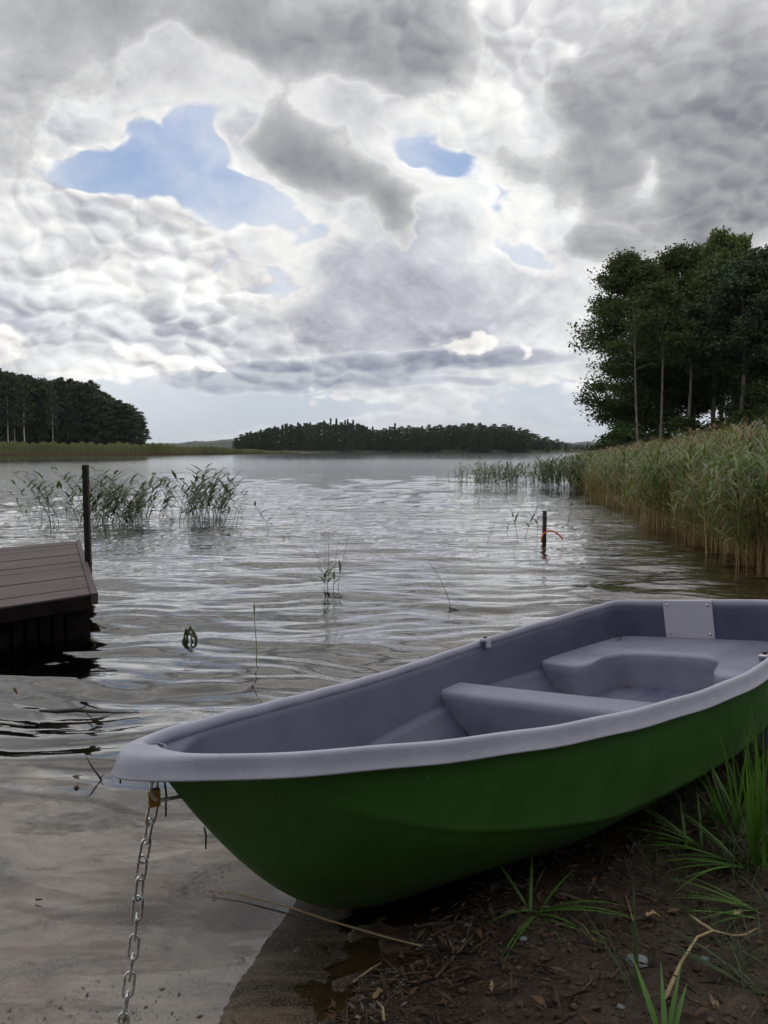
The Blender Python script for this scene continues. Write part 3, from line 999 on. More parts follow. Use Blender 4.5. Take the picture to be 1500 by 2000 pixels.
# wood and hill across the lake
ctop = np.array([(457, 862), (468, 850), (480, 846), (500, 842), (530, 838), (560, 834), (600, 829), (650, 826), (700, 829), (722, 838), (740, 843), (760, 835), (800, 834), (860, 832), (930, 828), (985, 831),
                 (1030, 842), (1060, 852), (1100, 864), (1130, 872), (1160, 877)], float)
for row, (D0_, step) in enumerate(((452, 8.5), (475, 9.0), (520, 10.0))):
    px = 458 + row * 3
    while px < 1165:
        if row == 2 and (px < 480):
            px += 6
            continue
        D = D0_ + lr.uniform(-6, 6)
        top = np.interp(px, ctop[:, 0], ctop[:, 1]) + lr.uniform(-2.5, 6.5) + (0, -.5, -1)[row] + (6 if row == 0 and px > 740 else 0)
        p0 = at(px, 880, D=D)
        base = gz(p0.x, D) if D > 457 else .4
        base = max(base, .3)
        Ht = max(3.0, EYE + (880 - top) / 1500 * D - base)
        v = lr.choice((0, 1, 4)) if lr.random() > .07 else 3
        if px < 740 and lr.random() < .10: v = 3
        if v == 3: Ht *= 1.12
        sc = Ht / 18
        wide = max(.9, min(1.9, 18 / Ht)) * (lr.uniform(.8, 1.35) if v != 3 else .65)
        place_tree('spruce_tree' if v == 3 else 'broadleaf_tree', *farv[v], (p0.x, D, base), lr.uniform(0, 6), (sc * wide, sc * wide, sc),
                   label='pointed dark spruce in the wood across the lake' if v == 3 else 'dark tree in the wood across the lake', cat='tree',
                   group='spruces across the lake' if v == 3 else 'dark trees across the lake')
        px += step * lr.uniform(.7, 1.3)
        cnt += 1
p0 = at(583, 880, D=450)
place_tree('spruce_tree', *farv[3], (p0.x, 450, .4), 1, (.75, .75, (EYE + (880 - 825) / 1500 * 450 - .4) / 18), label='pointed spruce standing out above the left part of the wood across the lake', cat='tree')
p0 = at(463, 880, D=446)
place_tree('broadleaf_tree', *farv[1], (p0.x, 446, .4), 1, (.5, .5, .46), label='small round tree at the left tip of the wood across the lake', cat='tree')
print('far trees', cnt)


# ------------------------------------------------------------------ reeds
def ribbon(p0, d0, L_, wd, sag, n=4, side=None, fold=.0, taper0=.35):
    """lance shaped leaf: list of verts + quads"""
    p = Vector(p0)
    d = Vector(d0).normalized()
    side = side or d.cross(Vector((0, 0, 1)))
    if side.length < 1e-3: side = Vector((1, 0, 0))
    side.normalize()
    V, F = [], []
    for i in range(n + 1):
        t = i / n
        w_ = wd * (taper0 + (1 - taper0) * math.sin(math.pi * min(1, t * 1.15 + .12))) * (1 - t ** 3)
        V += [p - side * w_, p + side * w_]
        if i:
            F.append((2 * i - 2, 2 * i - 1, 2 * i + 1, 2 * i))
        p = p + d * (L_ / n)
        d = (d + Vector((0, 0, -sag / n))).normalized()
    return V, F


def reed_geo(g, H_, lean, nleaf, wind, leaf_len=.34, wd=.011, plume=0.0, from_=.35, r=.0032, sag=1.2, stem_seg=6, rise=(.35, 1.3)):
    """returns stem path and list of leaf (V,F)"""
    pts = []
    for i in range(stem_seg + 1):
        t = i / stem_seg
        pts.append(Vector((lean[0] * t ** 1.7, lean[1] * t ** 1.7, H_ * t * (1 - .12 * (lean[0] ** 2 + lean[1] ** 2) * t))))
    leaves = []
    for k in range(nleaf):
        t = from_ + (1 - from_) * (k + g.uniform(.2, .8)) / nleaf
        i = min(int(t * stem_seg), stem_seg - 1)
        b_ = pts[i].lerp(pts[i + 1], t * stem_seg - i)
        a = wind + g.gauss(0, .8) + (math.pi if g.random() < .22 else 0)
        d = Vector((math.cos(a), math.sin(a), g.uniform(*rise)))
        leaves.append(ribbon(b_, d, leaf_len * g.uniform(.6, 1.2) * (1 - .3 * abs(t - .7)), wd * g.uniform(.7, 1.2), sag * g.uniform(.6, 1.5), 3))
    return pts, leaves


def reed_single(seed, H_, lean, nleaf, wind, mats, **kw):
    g = random.Random(seed)
    pts, leaves = reed_geo(g, H_, lean, nleaf, wind, **kw)
    mb = MB()
    mb.tube(pts, [.0034 * (1 - .6 * i / 6) for i in range(7)], 3, cap=False, mi=0)
    for V, F in leaves:
        mb.add(V, F, 1)
    if kw.get('plume'):
        pass
    return mb


# -- reeds standing in the water at left: each one a thing with a stem and its leaves
lg = random.Random(21)
variants = []
for k in range(9):
    g = random.Random(900 + k)
    H_ = g.uniform(.80, 1.0)
    lean = (g.uniform(.05, .50) * (1 if k < 6 else -1), g.uniform(-.15, .15))
    pts, leaves = reed_geo(g, H_, lean, g.randint(9, 12), g.uniform(-.5, .5), 
                            .42, .0270, from_=.34, sag=.8, rise=(.05, .8))
    mb = MB()
    mb.tube(pts, [.0060 * (1 - .6 * i / 6) for i in range(7)], 4, cap=False)
    sm = mb.mesh('reed_stem', M['stem_dark'], True)
    lms = []
    for V, F in leaves:
        l_ = MB()
        l_.add(V, F)
        lms.append(l_.mesh('reed_leaf', M['reed_leaf_dark']))
    variants.append((sm, lms, H_ * (1 - .12 * (lean[0] ** 2 + lean[1] ** 2))))


def put_reed(v, x, y, sc=1, rz=0, nl=None, label=None, group=None, z=-.12):
    sm, lms, _ = variants[v]
    o = empty('reed', (x, y, z), rz, label=label, cat='reed', group=group)
    o.scale = (sc, sc, sc)
    link('stem', sm, o)
    for l_ in lms[:nl]:
        link('leaf', l_, o)
    return o


spots = []
for k in range(205):
    px = lg.choice([lg.uniform(-20, 130), lg.uniform(150, 300), lg.uniform(180, 290), lg.uniform(200, 280), lg.uniform(300, 400), lg.uniform(330, 440), lg.uniform(360, 430), lg.uniform(100, 330)])
    yy = 1008 + lg.uniform(-14, 26) - abs(px - 240) * .03
    spots.append((px, yy))
spots += [(452, 1030), (460, 1028), (468, 1029), (500, 1040), (528, 1036), (547, 1048), (562, 1050)]
for k, (px, yy) in enumerate(spots):
    p0 = at(px, yy, z=0)
    leftish = px < 120
    v = lg.choice((6, 7, 8)) if leftish or lg.random() < .2 else lg.choice((0, 1, 2, 3, 4, 5))
    topy = np.interp(px, [-20, 60, 150, 250, 330, 410, 460, 500, 562], [935, 945, 905, 935, 935, 905, 960, 985, 985]) + lg.uniform(-6, 55)
    Ht = EYE + (880 - topy) / 1500 * p0.y + .12
    put_reed(v, p0.x, p0.y, Ht / variants[v][2], lg.uniform(-.5, .5), label='leafy green reed in the loose clump standing in the water at left', group='reeds in the clump at left')

# -- single reeds in open water (photo x, y of foot, y of top, variant, leaves)
singles = [
    (634, 1158, 1066, 0, 4, 'leftmost stem of the sparse reed tuft in mid water'), (640, 1160, 1050, 5, 4, 'second stem of the sparse reed tuft in mid water'),
    (645, 1160, 1046, 6, 3, 'third stem of the sparse reed tuft in mid water'), (650, 1158, 1060, 7, 3, 'short stem in the sparse reed tuft in mid water'),
    (658, 1152, 1042, 3, 2, 'lone upright stem at the right of the mid water tuft'),
    (884, 1182, 1096, 6, 1, 'thin bent reed standing alone above the far gunwale'), (788, 1062, 1046, 1, 2, 'tiny reed tip far out in mid water'),
    (950, 1062, 1018, 2, 5, 'short drooping reed left of the iron post'), (1012, 1050, 960, 8, 3, 'tall thin reed left of the iron post'),
    (1024, 1052, 968, 4, 5, 'leafy reed left of the iron post'), (990, 1040, 1000, 0, 3, 'small reed left of the tall thin one'), (1050, 1040, 965, 7, 3, 'thin reed just behind the iron post'),
    (1085, 1048, 1010, 1, 2, 'short reed right of the iron post'), (1108, 1030, 960, 5, 3, 'thin reed between the iron post and reed bed'),
    (1152, 1030, 990, 3, 5, 'green reed close to the reed bed edge'), (1178, 1042, 1000, 2, 3, 'short green reed close to the reed bed edge'),
]
for k, (px, yb, yt, v, nl, lab) in enumerate(singles):
    p0 = at(px, yb, z=0)
    Ht = EYE + (880 - yt) / 1500 * p0.y + .12
    o = put_reed(v, p0.x, p0.y, Ht / variants[v][2], lg.uniform(-.4, .4) + (1.3 if px < 700 else 0), nl, label=lab, group='single reeds in open water')
    o.scale = (min(Ht, 1) * .8, min(Ht, 1) * .8, Ht / variants[v][2])

# tall thin stem in front with a seed head
p0 = at(500, 1292, z=0)
mb = MB()
Ht = EYE + (880 - 1178) / 1500 * p0.y
o = empty('reed', (p0.x, p0.y, 0), label='single thin upright stem with narrow head in front of the boat', cat='reed')
mb.tube([(0, 0, -.2), (.004, 0, .1), (-.004, 0, Ht * .6), (-.006, 0, Ht)], [.0026, .0024, .002, .0012], 5)
mb.obj('stem', M['reed_stem'], o, True)
mb = MB()
mb.tube([(-.006, 0, Ht * .78), (-.006, 0, Ht * .9), (-.006, 0, Ht * 1.0)], [.002, .0055, .001], 6)
mb.obj('seed_head', M['reed_leaf'], o, True)
mb = MB()
mb.add(*ribbon((-.004, 0, Ht * .66), (-.6, 0, .7), .07, .004, .2, 3))
mb.obj('leaf', M['reed_leaf'], o)

# arched blades bent into the water
p0 = at(352, 1258, z=0)
o = empty('reed', (p0.x, p0.y, 0), label='small reed with blades arched over back into the water', cat='reed')
g = random.Random(4)
for k, (ex, hz) in enumerate([(.13, .085), (.12, .07), (.10, .10), (.07, .105), (-.03, .09), (.05, .08)]):
    mb = MB()
    V, F = [], []
    for i in range(9):
        t = i / 8
        x_ = ex * t + (.01 * k)
        z_ = -.02 + hz * math.sin(math.pi * min(t * 1.05, 1)) * (1.25 if t < .5 else 1)
        w_ = .007 * math.sin(math.pi * (t * .85 + .1))
        V += [(x_ - w_ * .8, .01 * k - w_, z_), (x_ + w_ * .8, .01 * k + w_, z_)]
        if i: F.append((2 * i - 2, 2 * i - 1, 2 * i + 1, 2 * i))
    mb.add(V, F)
    mb.obj('blade', M['reed_leaf' if k % 2 else 'stem_dark'], o)

# -- strip of reeds in the water in the middle right, and the reed bed
def bed_mesh_variants(seed0, n_, H_, nleaf, mats, lean=.2, leaf_len=.36, wd=.012, from_=.35, wind=None):
    out = []
    for k in range(n_):
        g = random.Random(seed0 + k)
        mb = reed_single(seed0 + k, H_ * g.uniform(.92, 1.05), (g.uniform(-lean, lean * .6), g.uniform(-lean, lean) * .6), nleaf, g.uniform(0, 6.28) if wind is None else wind + g.uniform(-.6, .6), None, leaf_len=leaf_len, wd=wd, from_=from_)
        out.append(mb)
    return out


strip_mb = bed_mesh_variants(1200, 8, 1.0, 14, None, .25, .34, .016, .3)
strip_v = [mb.mesh('reed_blades', [M['stem_dark'], M['reed_leaf_dark']]) for mb in strip_mb]
sg = random.Random(31)
RV, RF, RM, roff = [], [], [], 0
for k in range(420):
    px = sg.choice([sg.uniform(895, 1135), sg.uniform(925, 1010), sg.uniform(1000, 1140), sg.uniform(1060, 1150)])
    yb = 950 + sg.uniform(-14, 10) + (px - 1000) * .03
    if k < 4: px, yb = (853, 878, 890, 900)[k], 948
    p0 = at(px, yb, z=0)
    yt = np.interp(px, [850, 900, 950, 1000, 1060, 1135], [916, 912, 908, 910, 902, 892]) + sg.uniform(-6, 22)
    Ht = EYE + (880 - yt) / 1500 * p0.y + .1
    if k >= 30:
        mb = strip_mb[k % 8]
        P_ = np.array([tuple(v) for v in mb.v])
        a_ = sg.uniform(0, 6.28)
        c_, s_ = math.cos(a_), math.sin(a_)
        P_ = np.stack([(P_[:, 0] * c_ - P_[:, 1] * s_) * Ht * 1.3 + p0.x, (P_[:, 0] * s_ + P_[:, 1] * c_) * Ht * 1.3 + p0.y, P_[:, 2] * Ht - .1], 1)
        RV.append(P_)
        RF.append(np.array([f for f in mb.f if len(f) == 4]) + roff)
        RM += [m_ for m_, f in zip(mb.m, mb.f) if len(f) == 4]
        roff += len(P_)
        continue
    link('reed', strip_v[k % 8], None, (p0.x, p0.y, -.1), sg.uniform(-1.2, 1.2), (Ht * 1.3, Ht * 1.3, Ht), label='green reed in the strip growing out from the reed bed into the lake', cat='reed', group='reeds of the strip growing into the lake')

link('reed_strip', mesh_np('reed_strip', np.vstack(RV), np.vstack(RF), [M['stem_dark'], M['reed_leaf_dark']], midx=RM), kind='stuff', label='low dense green reeds reaching out from the reed bed into the lake', cat='reeds')

EDGE = np.array([(5.0, 3.4), (6.5, 4.15), (8.2, 4.1), (10.5, 4.25), (13.8, 4.6), (22.5, 6.1), (40, 10.9), (70, 19.2), (95, 26.5)], float)


def edge_x(y):
    return np.interp(y, EDGE[:, 0], EDGE[:, 1]) + .03 * y * .5 * (np.sin(y * 1.3 + .5) * .6 + np.sin(y * 2.9 + 1) * .4 + np.sin(y * .55) * .7)


def bed_height(x, y):
    i_ = x - edge_x(y)
    h = 1.12 + .50 * np.clip(i_ / 3.0, 0, 1) + .35 * np.clip((i_ - 3) / 5, 0, 1)
    h = h * np.interp(y, [5, 8, 14, 24, 40, 90], [.95, 1.0, .97, .86, .82, .85])
    return h


bed_v = bed_mesh_variants(1500, 7, 1.0, 13, None, .18, .36, .0125, .30)
bed_meshes = [mb.mesh('bed_reed', [M['reed_old'], M['reed_sage']]) for mb in bed_v]
bg_ = random.Random(77)
pl_pts = []
arrs = []
for mb in bed_v:
    V = np.array([tuple(v) for v in mb.v])
    F4 = np.array([f for f in mb.f if len(f) == 4])
    mi = np.array([m_ for m_, f in zip(mb.m, mb.f) if len(f) == 4])
    arrs.append((V, F4, mi))
SV, SF, SM = [], [], []
off = 0
n_ind = 0
cands = []
for k in range(9000):
    y = 5.3 * (88 / 5.3) ** (bg_.random() ** .80)
    wdt = min(9, 1.2 + y * .16) if y < 30 else 8
    x = edge_x(y) + wdt * bg_.random() ** 1.35 + bg_.gauss(0, .10 + .008 * y)
    if x > .60 * y + 1.6 or x / y < .13: continue
    cands.append((y, x))
cands.sort()
for k, (y, x) in enumerate(cands):
    hgt = float(bed_height(x, y)) * bg_.uniform(.70, 1.14) * (1 + .07 * math.sin(x * 2.3 + y * .9) + .05 * math.sin(x * .9 - y * 1.7))
    base = gz(x, y) if gz(x, y) > -.1 else -.1
    hgt -= base * .5
    v = bg_.randrange(7)
    wide = bg_.uniform(.9, 1.25) * max(1.0, min(1.8, y / 22))
    rz = bg_.uniform(0, 6.28)
    inner = x - edge_x(y)
    if k < 65 and x < y * .56:
        link('reed', bed_meshes[v], None, (x, y, base), rz, (wide, wide, hgt), label='tall reed with sage green leaves and tan stem at the near end of the reed bed', cat='reed', group='nearest reeds of the reed bed at right')
        continue
    V, F4, mi = arrs[v]
    c_, s_ = math.cos(rz), math.sin(rz)
    P_ = np.empty_like(V)
    P_[:, 0] = (V[:, 0] * c_ - V[:, 1] * s_) * wide + x
    P_[:, 1] = (V[:, 0] * s_ + V[:, 1] * c_) * wide + y
    P_[:, 2] = V[:, 2] * hgt + base
    SV.append(P_)
    SF.append(F4 + off)
    mm_ = mi.copy()
    SM.append(mm_)
    off += len(V)
    if bg_.random() < .32 and inner > .3:
        pl_pts.append((x, y, base + hgt))
link('reed_bed', mesh_np('reed_bed', np.vstack(SV), np.vstack(SF), [M['reed_old'], M['reed_sage']], midx=np.concatenate(SM)), kind='stuff', label='dense bed of green and tan reeds along the right bank', cat='reeds')
print('bed', len(cands), 'quads', sum(len(a) for a in SF))

# old straw stems leaning out of the bed over the water
gq = np.random.default_rng(3)
V, F = [], []
for k in range(3400):
    y = 5.4 * (34 / 5.4) ** (gq.random() ** 1.0)
    x = float(edge_x(y)) + abs(gq.normal(0, .45 + .01 * y)) * 1.1 - .12
    if x > .62 * y + 1.5: continue
    h = gq.uniform(.45, 1.15)
    le = np.array([gq.normal(-.16, .22), gq.normal(-.10, .16)]) * (1.9 if gq.random() < .20 else .9)
    b0 = np.array([x, y, -.08])
    b1 = b0 + np.array([le[0] * .45, le[1] * .45, h * .55])
    b2 = b0 + np.array([le[0], le[1], h * (1 - .3 * np.hypot(*le))])
    r_ = .0032 * max(1, y / 12)
    o_ = len(V)
    for p_, rr_ in ((b0, r_), (b1, r_), (b2, r_ * .5)):
        V += [p_ + (-rr_, 0, 0), p_ + (rr_, rr_ * .5, 0)]
    F += [(o_, o_ + 1, o_ + 3, o_ + 2), (o_ + 2, o_ + 3, o_ + 5, o_ + 4)]
link('dry_reed_stems', mesh_np('dry_reed_stems', np.array(V), np.array(F), M['reed_old']), kind='stuff', label='golden dry reed stems at the water edge of the reed bed', cat='reeds')
# brownish plumes over the bed
V, F = [], []
for (x, y, z) in pl_pts:
    for j in range(14):
        a = gq.uniform(0, 6.28)
        L_ = gq.uniform(.06, .15) * max(1, y / 20)
        p_ = np.array([x, y, z + gq.uniform(-.12, .10)])
        d = np.array([math.cos(a), math.sin(a), gq.uniform(-.3, .9)]) * L_
        s_ = np.array([-math.sin(a), math.cos(a), 0]) * .010 * max(1, y / 20)
        o_ = len(V)
        V += [p_, p_ + d * .5 + s_, p_ + d, p_ + d * .5 - s_]
        F.append((o_, o_ + 1, o_ + 2, o_ + 3))
link('reed_plumes', mesh_np('reed_plumes', np.array(V), np.array(F), M['reed_plume']), kind='stuff', label='purplish brown flower plumes above the reed bed', cat='reeds')

# far reed belts on the other shores
def belt(name, line, hfun, n_, depth, mat, wd, label, seed, slope=.15):
    g = np.random.default_rng(seed)
    line = np.array(line, float)
    t = g.random(n_) * (len(line) - 1)
    i = np.minimum(t.astype(int), len(line) - 2)
    f_ = (t - i)[:, None]
    P_ = line[i] * (1 - f_) + line[i + 1] * f_
    P_[:, 1] += g.random(n_) * depth
    h = np.interp(P_[:, 0], *hfun) * g.uniform(.62, 1.08, n_) * (1 + .10 * np.sin(P_[:, 0] * .9) + .08 * np.sin(P_[:, 0] * 2.7 + P_[:, 1]))
    wv = wd * g.uniform(.6, 1.4, n_)
    lean = g.normal(0, slope, n_)
    V = np.empty((n_, 4, 3))
    z0 = -.1
    V[:, 0] = np.stack([P_[:, 0] - wv, P_[:, 1], np.full(n_, z0)], 1)
    V[:, 1] = np.stack([P_[:, 0] + wv, P_[:, 1], np.full(n_, z0)], 1)
    V[:, 2] = np.stack([P_[:, 0] + wv * .3 + lean, P_[:, 1] + .02, h], 1)
    V[:, 3] = np.stack([P_[:, 0] - wv * .8 + lean, P_[:, 1] + .02, h * .93], 1)
    link(name, mesh_np(name, V.reshape(-1, 3), np.arange(n_ * 4).reshape(-1, 4), mat), kind='stuff', label=label, cat='reeds')


lineL = [(-130, 176), (-90, 180), (-76, 189), (-62, 200), (-56, 228), (-51, 257), (-44, 293), (-37, 332)]
belt('far_reed_belt', lineL, ([-130, -90, -62, -51, -44, -36], [3.0, 3.0, 2.8, 1.9, 1.1, .35]), 34000, 9, M['reed_far'], .085, 'wide belt of green and tan reeds along the left shore', 1)
belt('far_reed_foot', [(x, y - .6) for x, y in lineL], ([-130, -36], [.9, .3]), 7000, 1.0, M['reed_far_base'], .05, 'reddish brown foot of the reed belt along the left shore', 2)
belt('far_shore_reeds', [(-37, 446), (20, 447), (60, 447), (100, 446), (120, 442)], ([-37, 0, 40, 120], [.5, 1.1, 1.3, 1.3]), 9000, 6, M['reed_far'], .10, 'thin pale line of reeds on the shore across the lake', 3)

# ------------------------------------------------------------------ the boat
BP = dict(o=(1.5014, 3.5311, .0201), yaw=3.9382, pit=-.0133, rol=.1343, L=2.8595)
KB = np.array([0, .15, .3, .45, .6, .75, .88, 1.0])
GB = np.array([.3928, .7465, .8532, .8819, .8577, .7915, .6871, .5418])
KZ = np.array([0, .33, .66, 1.0])
GZ = np.array([.4871, .4249, .4645, .5964])
LB = BP['L']


def spline(xs, ys):
    n_ = len(xs)
    h = np.diff(xs)
    A = np.zeros((n_, n_))
    r_ = np.zeros(n_)
    A[0, 0] = A[-1, -1] = 1
    for i in range(1, n_ - 1):
        A[i, i - 1] = h[i - 1]
        A[i, i] = 2 * (h[i - 1] + h[i])
        A[i, i + 1] = h[i]
        r_[i] = 6 * ((ys[i + 1] - ys[i]) / h[i] - (ys[i] - ys[i - 1]) / h[i - 1])
    Mm = np.linalg.solve(A, r_)

    def f(x):
        x = np.asarray(x, float)
        i = np.clip(np.searchsorted(xs, x) - 1, 0, n_ - 2)
        a = xs[i + 1] - x
        b_ = x - xs[i]
        hh_ = h[i]
        return (Mm[i] * a ** 3 + Mm[i + 1] * b_ ** 3) / (6 * hh_) + (ys[i] / hh_ - Mm[i] * hh_ / 6) * a + (ys[i + 1] / hh_ - Mm[i + 1] * hh_ / 6) * b_
    return f


fB, fZ = spline(KB, GB), spline(KZ, GZ)


def beam(u):
    t = np.clip(np.asarray(u, float) / LB, 0, 1)
    ph = 1 - np.sqrt(1 - t)
    return (1 - ph) * fB(ph)


def sheer(u):
    return fZ(np.clip(np.asarray(u, float) / LB, 0, 1))


yw, pt, rl = BP['yaw'], BP['pit'], BP['rol']
hv = Vector((math.cos(yw), math.sin(yw), 0))
lv = Vector((-hv.y, hv.x, 0))
uv = Vector((0, 0, 1))
h2 = hv * math.cos(pt) + uv * math.sin(pt)
u2 = -hv * math.sin(pt) + uv * math.cos(pt)
l2 = lv * math.cos(rl) + u2 * math.sin(rl)
u3 = -lv * math.sin(rl) + u2 * math.cos(rl)
MW = Matrix(((h2.x, l2.x, u3.x, BP['o'][0]), (h2.y, l2.y, u3.y, BP['o'][1]), (h2.z, l2.z, u3.z, BP['o'][2]), (0, 0, 0, 1)))
boat = empty('rowing_boat', label='green rowing boat with grey inside, pulled bow out onto the muddy bank', cat='boat')
boat.matrix_world = MW

LH = LB - .10                                # hull ends under the rim at the bow
NS = 90
us = LH * (1 - (1 - np.linspace(0, 1, NS)) ** 1.5)
sec_c = np.array([0, .15, .30, .42, .52, .62, .72, .80, .838, .858, .882, .886, .91, .94, .965, .985, 1.0])
sec_w = np.array([0, .004, .02, .045, .08, .135, .215, .290, .340, .372, .380, .405, .53, .66, .79, .89, 1.0])
def hull_half(u):
    t = u / LH
    b_ = beam(u) - .016
    s_ = np.clip((t - .88) / .12, 0, 1)
    return np.maximum(b_ * (1 - s_ ** 2.0), 0) + 0.0 * u


def keel_z(u):
    t = np.clip((u / LH - .775) / .225, 0, 1)
    return (sheer(LH) - .045) * t ** 2.05 * 1.0


def hull_section(u, inset=0.0):
    """points from port gunwale round the keel to starboard: (v, w)"""
    t = float(u / LH)
    hb = float(hull_half(u))
    zk = float(keel_z(u))
    zt = float(sheer(u)) - .040
    s_ = min(1, max(0, (t - .62) / .36)) ** 1.1
    wv = (1 - s_) * sec_w + s_ * (sec_c ** 1.35)
    wv = wv + 0
    half = [(c_ * hb, zk + (zt - zk) * w_) for c_, w_ in zip(sec_c, wv)]
    return half


V = []
for u in us:
    half = hull_section(u)
    ring = [(u, v_, w_) for v_, w_ in half[::-1]] + [(u, -v_, w_) for v_, w_ in half[1:]]
    V += ring
K = len(sec_c) * 2 - 1
F = [(i * K + j, (i + 1) * K + j, (i + 1) * K + j + 1, i * K + j + 1) for i in range(NS - 1) for j in range(K - 1)]
F.append(tuple(range(K)))
hull = link('hull', mesh_np('hull', V, F, M['hull_green'], True), boat)

# rim: outer plan curve incl. transom, swept profile
def plan_outer():
    pts = []
    rad = .07
    b0 = float(beam(0.0))
    for v_ in np.linspace(0, b0 - rad, 8)[:-1]:
        pts.append((0.0, v_))
    for a in np.linspace(0, 1, 9):
        an = a * math.pi / 2
        pts.append((rad - rad * math.cos(an), b0 - rad + rad * math.sin(an) + .035 * a))
    ph = np.linspace(0, 1, 150)
    for p_ in ph[1:]:
        t = 1 - (1 - p_) ** 2
        u = t * LB
        if u < rad + .03: continue
        pts.append((u, float(beam(u))))
    mir = [(u, -v_) for u, v_ in pts[::-1][1:]]
    return pts + mir[:-1]


PO = plan_outer()
# smooth and resample
def smooth_closed(P_, it=6):
    P_ = np.array(P_)
    for _ in range(it):
        P_ = P_ * .5 + (np.roll(P_, 1, 0) + np.roll(P_, -1, 0)) * .25
    return P_


def resample(P_, n_):
    Q_ = np.vstack([P_, P_[:1]])
    d = np.r_[0, np.cumsum(np.hypot(*np.diff(Q_, axis=0).T))]
    s_ = np.linspace(0, d[-1], n_ + 1)[:-1]
    return np.stack([np.interp(s_, d, Q_[:, 0]), np.interp(s_, d, Q_[:, 1])], 1)


PO = smooth_closed(resample(np.array(PO), 360), 4)
tan = np.roll(PO, -1, 0) - np.roll(PO, 1, 0)
tan /= np.linalg.norm(tan, axis=1, keepdims=True)
nor = np.stack([tan[:, 1], -tan[:, 0]], 1)
cen = np.array([1.2, 0.])
if ((PO - cen) * nor).sum() < 0: nor = -nor
bowd = np.hypot(PO[:, 0] - LB, PO[:, 1])
wid = .030 + .086 * np.exp(-(bowd / .125) ** 2)
profile = [(-1.0, -.040), (-1.0, -.009), (-.93, -.002), (-.78, .001), (-.55, .0005), (-.44, -.003), (-.36, -.010), (-.26, -.022), (-.12, -.033), (.03, -.0395), (.08, -.042), (.05, -.045), (-.08, -.044), (-.22, -.032), (-.55, -.018)]
prof_flat = .030
V = []
for (u, v_), nn2, wd in zip(PO, nor, wid):
    zt = float(sheer(max(u, 0)))
    # moulding wobble
    zt += .0012 * math.sin(u * 23 + v_ * 7)
    for a_, w_ in profile:
        off_ = a_ * (prof_flat + (wd - prof_flat) * min(1, max(0, (-a_ - .2) / .8)))
        V.append((u + nn2[0] * off_, v_ + nn2[1] * off_, zt + w_ * 1.05))
K = len(profile)
N_ = len(PO)
F = [(i * K + j, ((i + 1) % N_) * K + j, ((i + 1) % N_) * K + (j + 1) % K, i * K + (j + 1) % K) for i in range(N_) for j in range(K)]
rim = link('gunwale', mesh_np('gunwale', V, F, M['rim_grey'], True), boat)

# inner liner: rings following the inner lip down to the floor
rings = []
lip = [(u + n2[0] * -wd * 1.0, v_ + n2[1] * -wd * 1.0) for (u, v_), n2, wd in zip(PO, nor, wid)]
lip = np.array(lip)
U0, U1 = lip[:, 0].min(), lip[:, 0].max()


def shrink(P_, cv, bow, stern):
    """scale breadth, pull the ends in by bow / stern metres"""
    Q_ = P_.copy()
    Q_[:, 1] *= cv
    t = (P_[:, 0] - U0) / (U1 - U0)
    Q_[:, 0] = U0 + stern + (U1 - U0 - stern - bow) * t
    return Q_


def chine_h(u): return .225 + .10 * np.clip((u - 1.9) / .8, 0, 1) ** 1.5


def floor_h(u): return .062 + .075 * (1 - np.clip((u - .62) / .45, 0, 1)) + .05 * np.clip((u - 1.8) / .6, 0, 1)


levels = []
zl = sheer(np.clip(lip[:, 0], 0, LB)) - .030
levels.append((lip, zl))
levels.append((shrink(lip, .995, .008, .001), zl - .003))
a = shrink(lip, .985, .02, .003)
levels.append((a, zl - .02))
b_ = shrink(lip, .955, .10, .008)
levels.append((b_, zl * .45 + chine_h(b_[:, 0]) * .55))
c_ = shrink(lip, .925, .21, .014)
levels.append((c_, chine_h(c_[:, 0]) + .018))
c_ = shrink(lip, .918, .215, .016)
levels.append((c_, chine_h(c_[:, 0]) + .006))
c_ = shrink(lip, .882, .245, .018)
levels.append((c_, chine_h(c_[:, 0]) + .001))
c_ = shrink(lip, .870, .26, .018)
levels.append((c_, chine_h(c_[:, 0]) - .010))
d_ = shrink(lip, .76, .42, .02)
levels.append((d_, .45 * chine_h(d_[:, 0]) + .55 * floor_h(d_[:, 0]) - .012))
e_ = shrink(lip, .60, .55, .03)
levels.append((e_, floor_h(e_[:, 0]) + .006))
e_ = shrink(lip, .52, .62, .05)
levels.append((e_, floor_h(e_[:, 0])))
e_ = shrink(lip, .25, .8, .2)
levels.append((e_, floor_h(e_[:, 0])))
e_ = shrink(lip, .0, 1.0, .4)
levels.append((e_, floor_h(e_[:, 0])))
def hull_v(u, w_):
    """half breadth of the outer hull at station u and height w_"""
    h_ = hull_section(min(u, LH))
    return float(np.interp(w_, [p_[1] for p_ in h_], [p_[0] for p_ in h_]))


V = []
for li, (P_, z_) in enumerate(levels):
    for p_, zz_ in zip(P_, np.broadcast_to(z_, len(P_))):
        u, v_, w_ = float(p_[0]), float(p_[1]), float(zz_)
        if li:
            w_ = max(w_, float(keel_z(u)) + .016)
            lim = max(.002, hull_v(u, w_) - .012)
            v_ = max(-lim, min(lim, v_))
        V.append((u, v_, w_))
F = [(r_ * N_ + i, (r_ + 1) * N_ + i, (r_ + 1) * N_ + (i + 1) % N_, r_ * N_ + (i + 1) % N_) for r_ in range(len(levels) - 1) for i in range(N_)]
liner = link('inner_shell', mesh_np('inner_shell', V, F, M['liner_shaded'], True), boat)


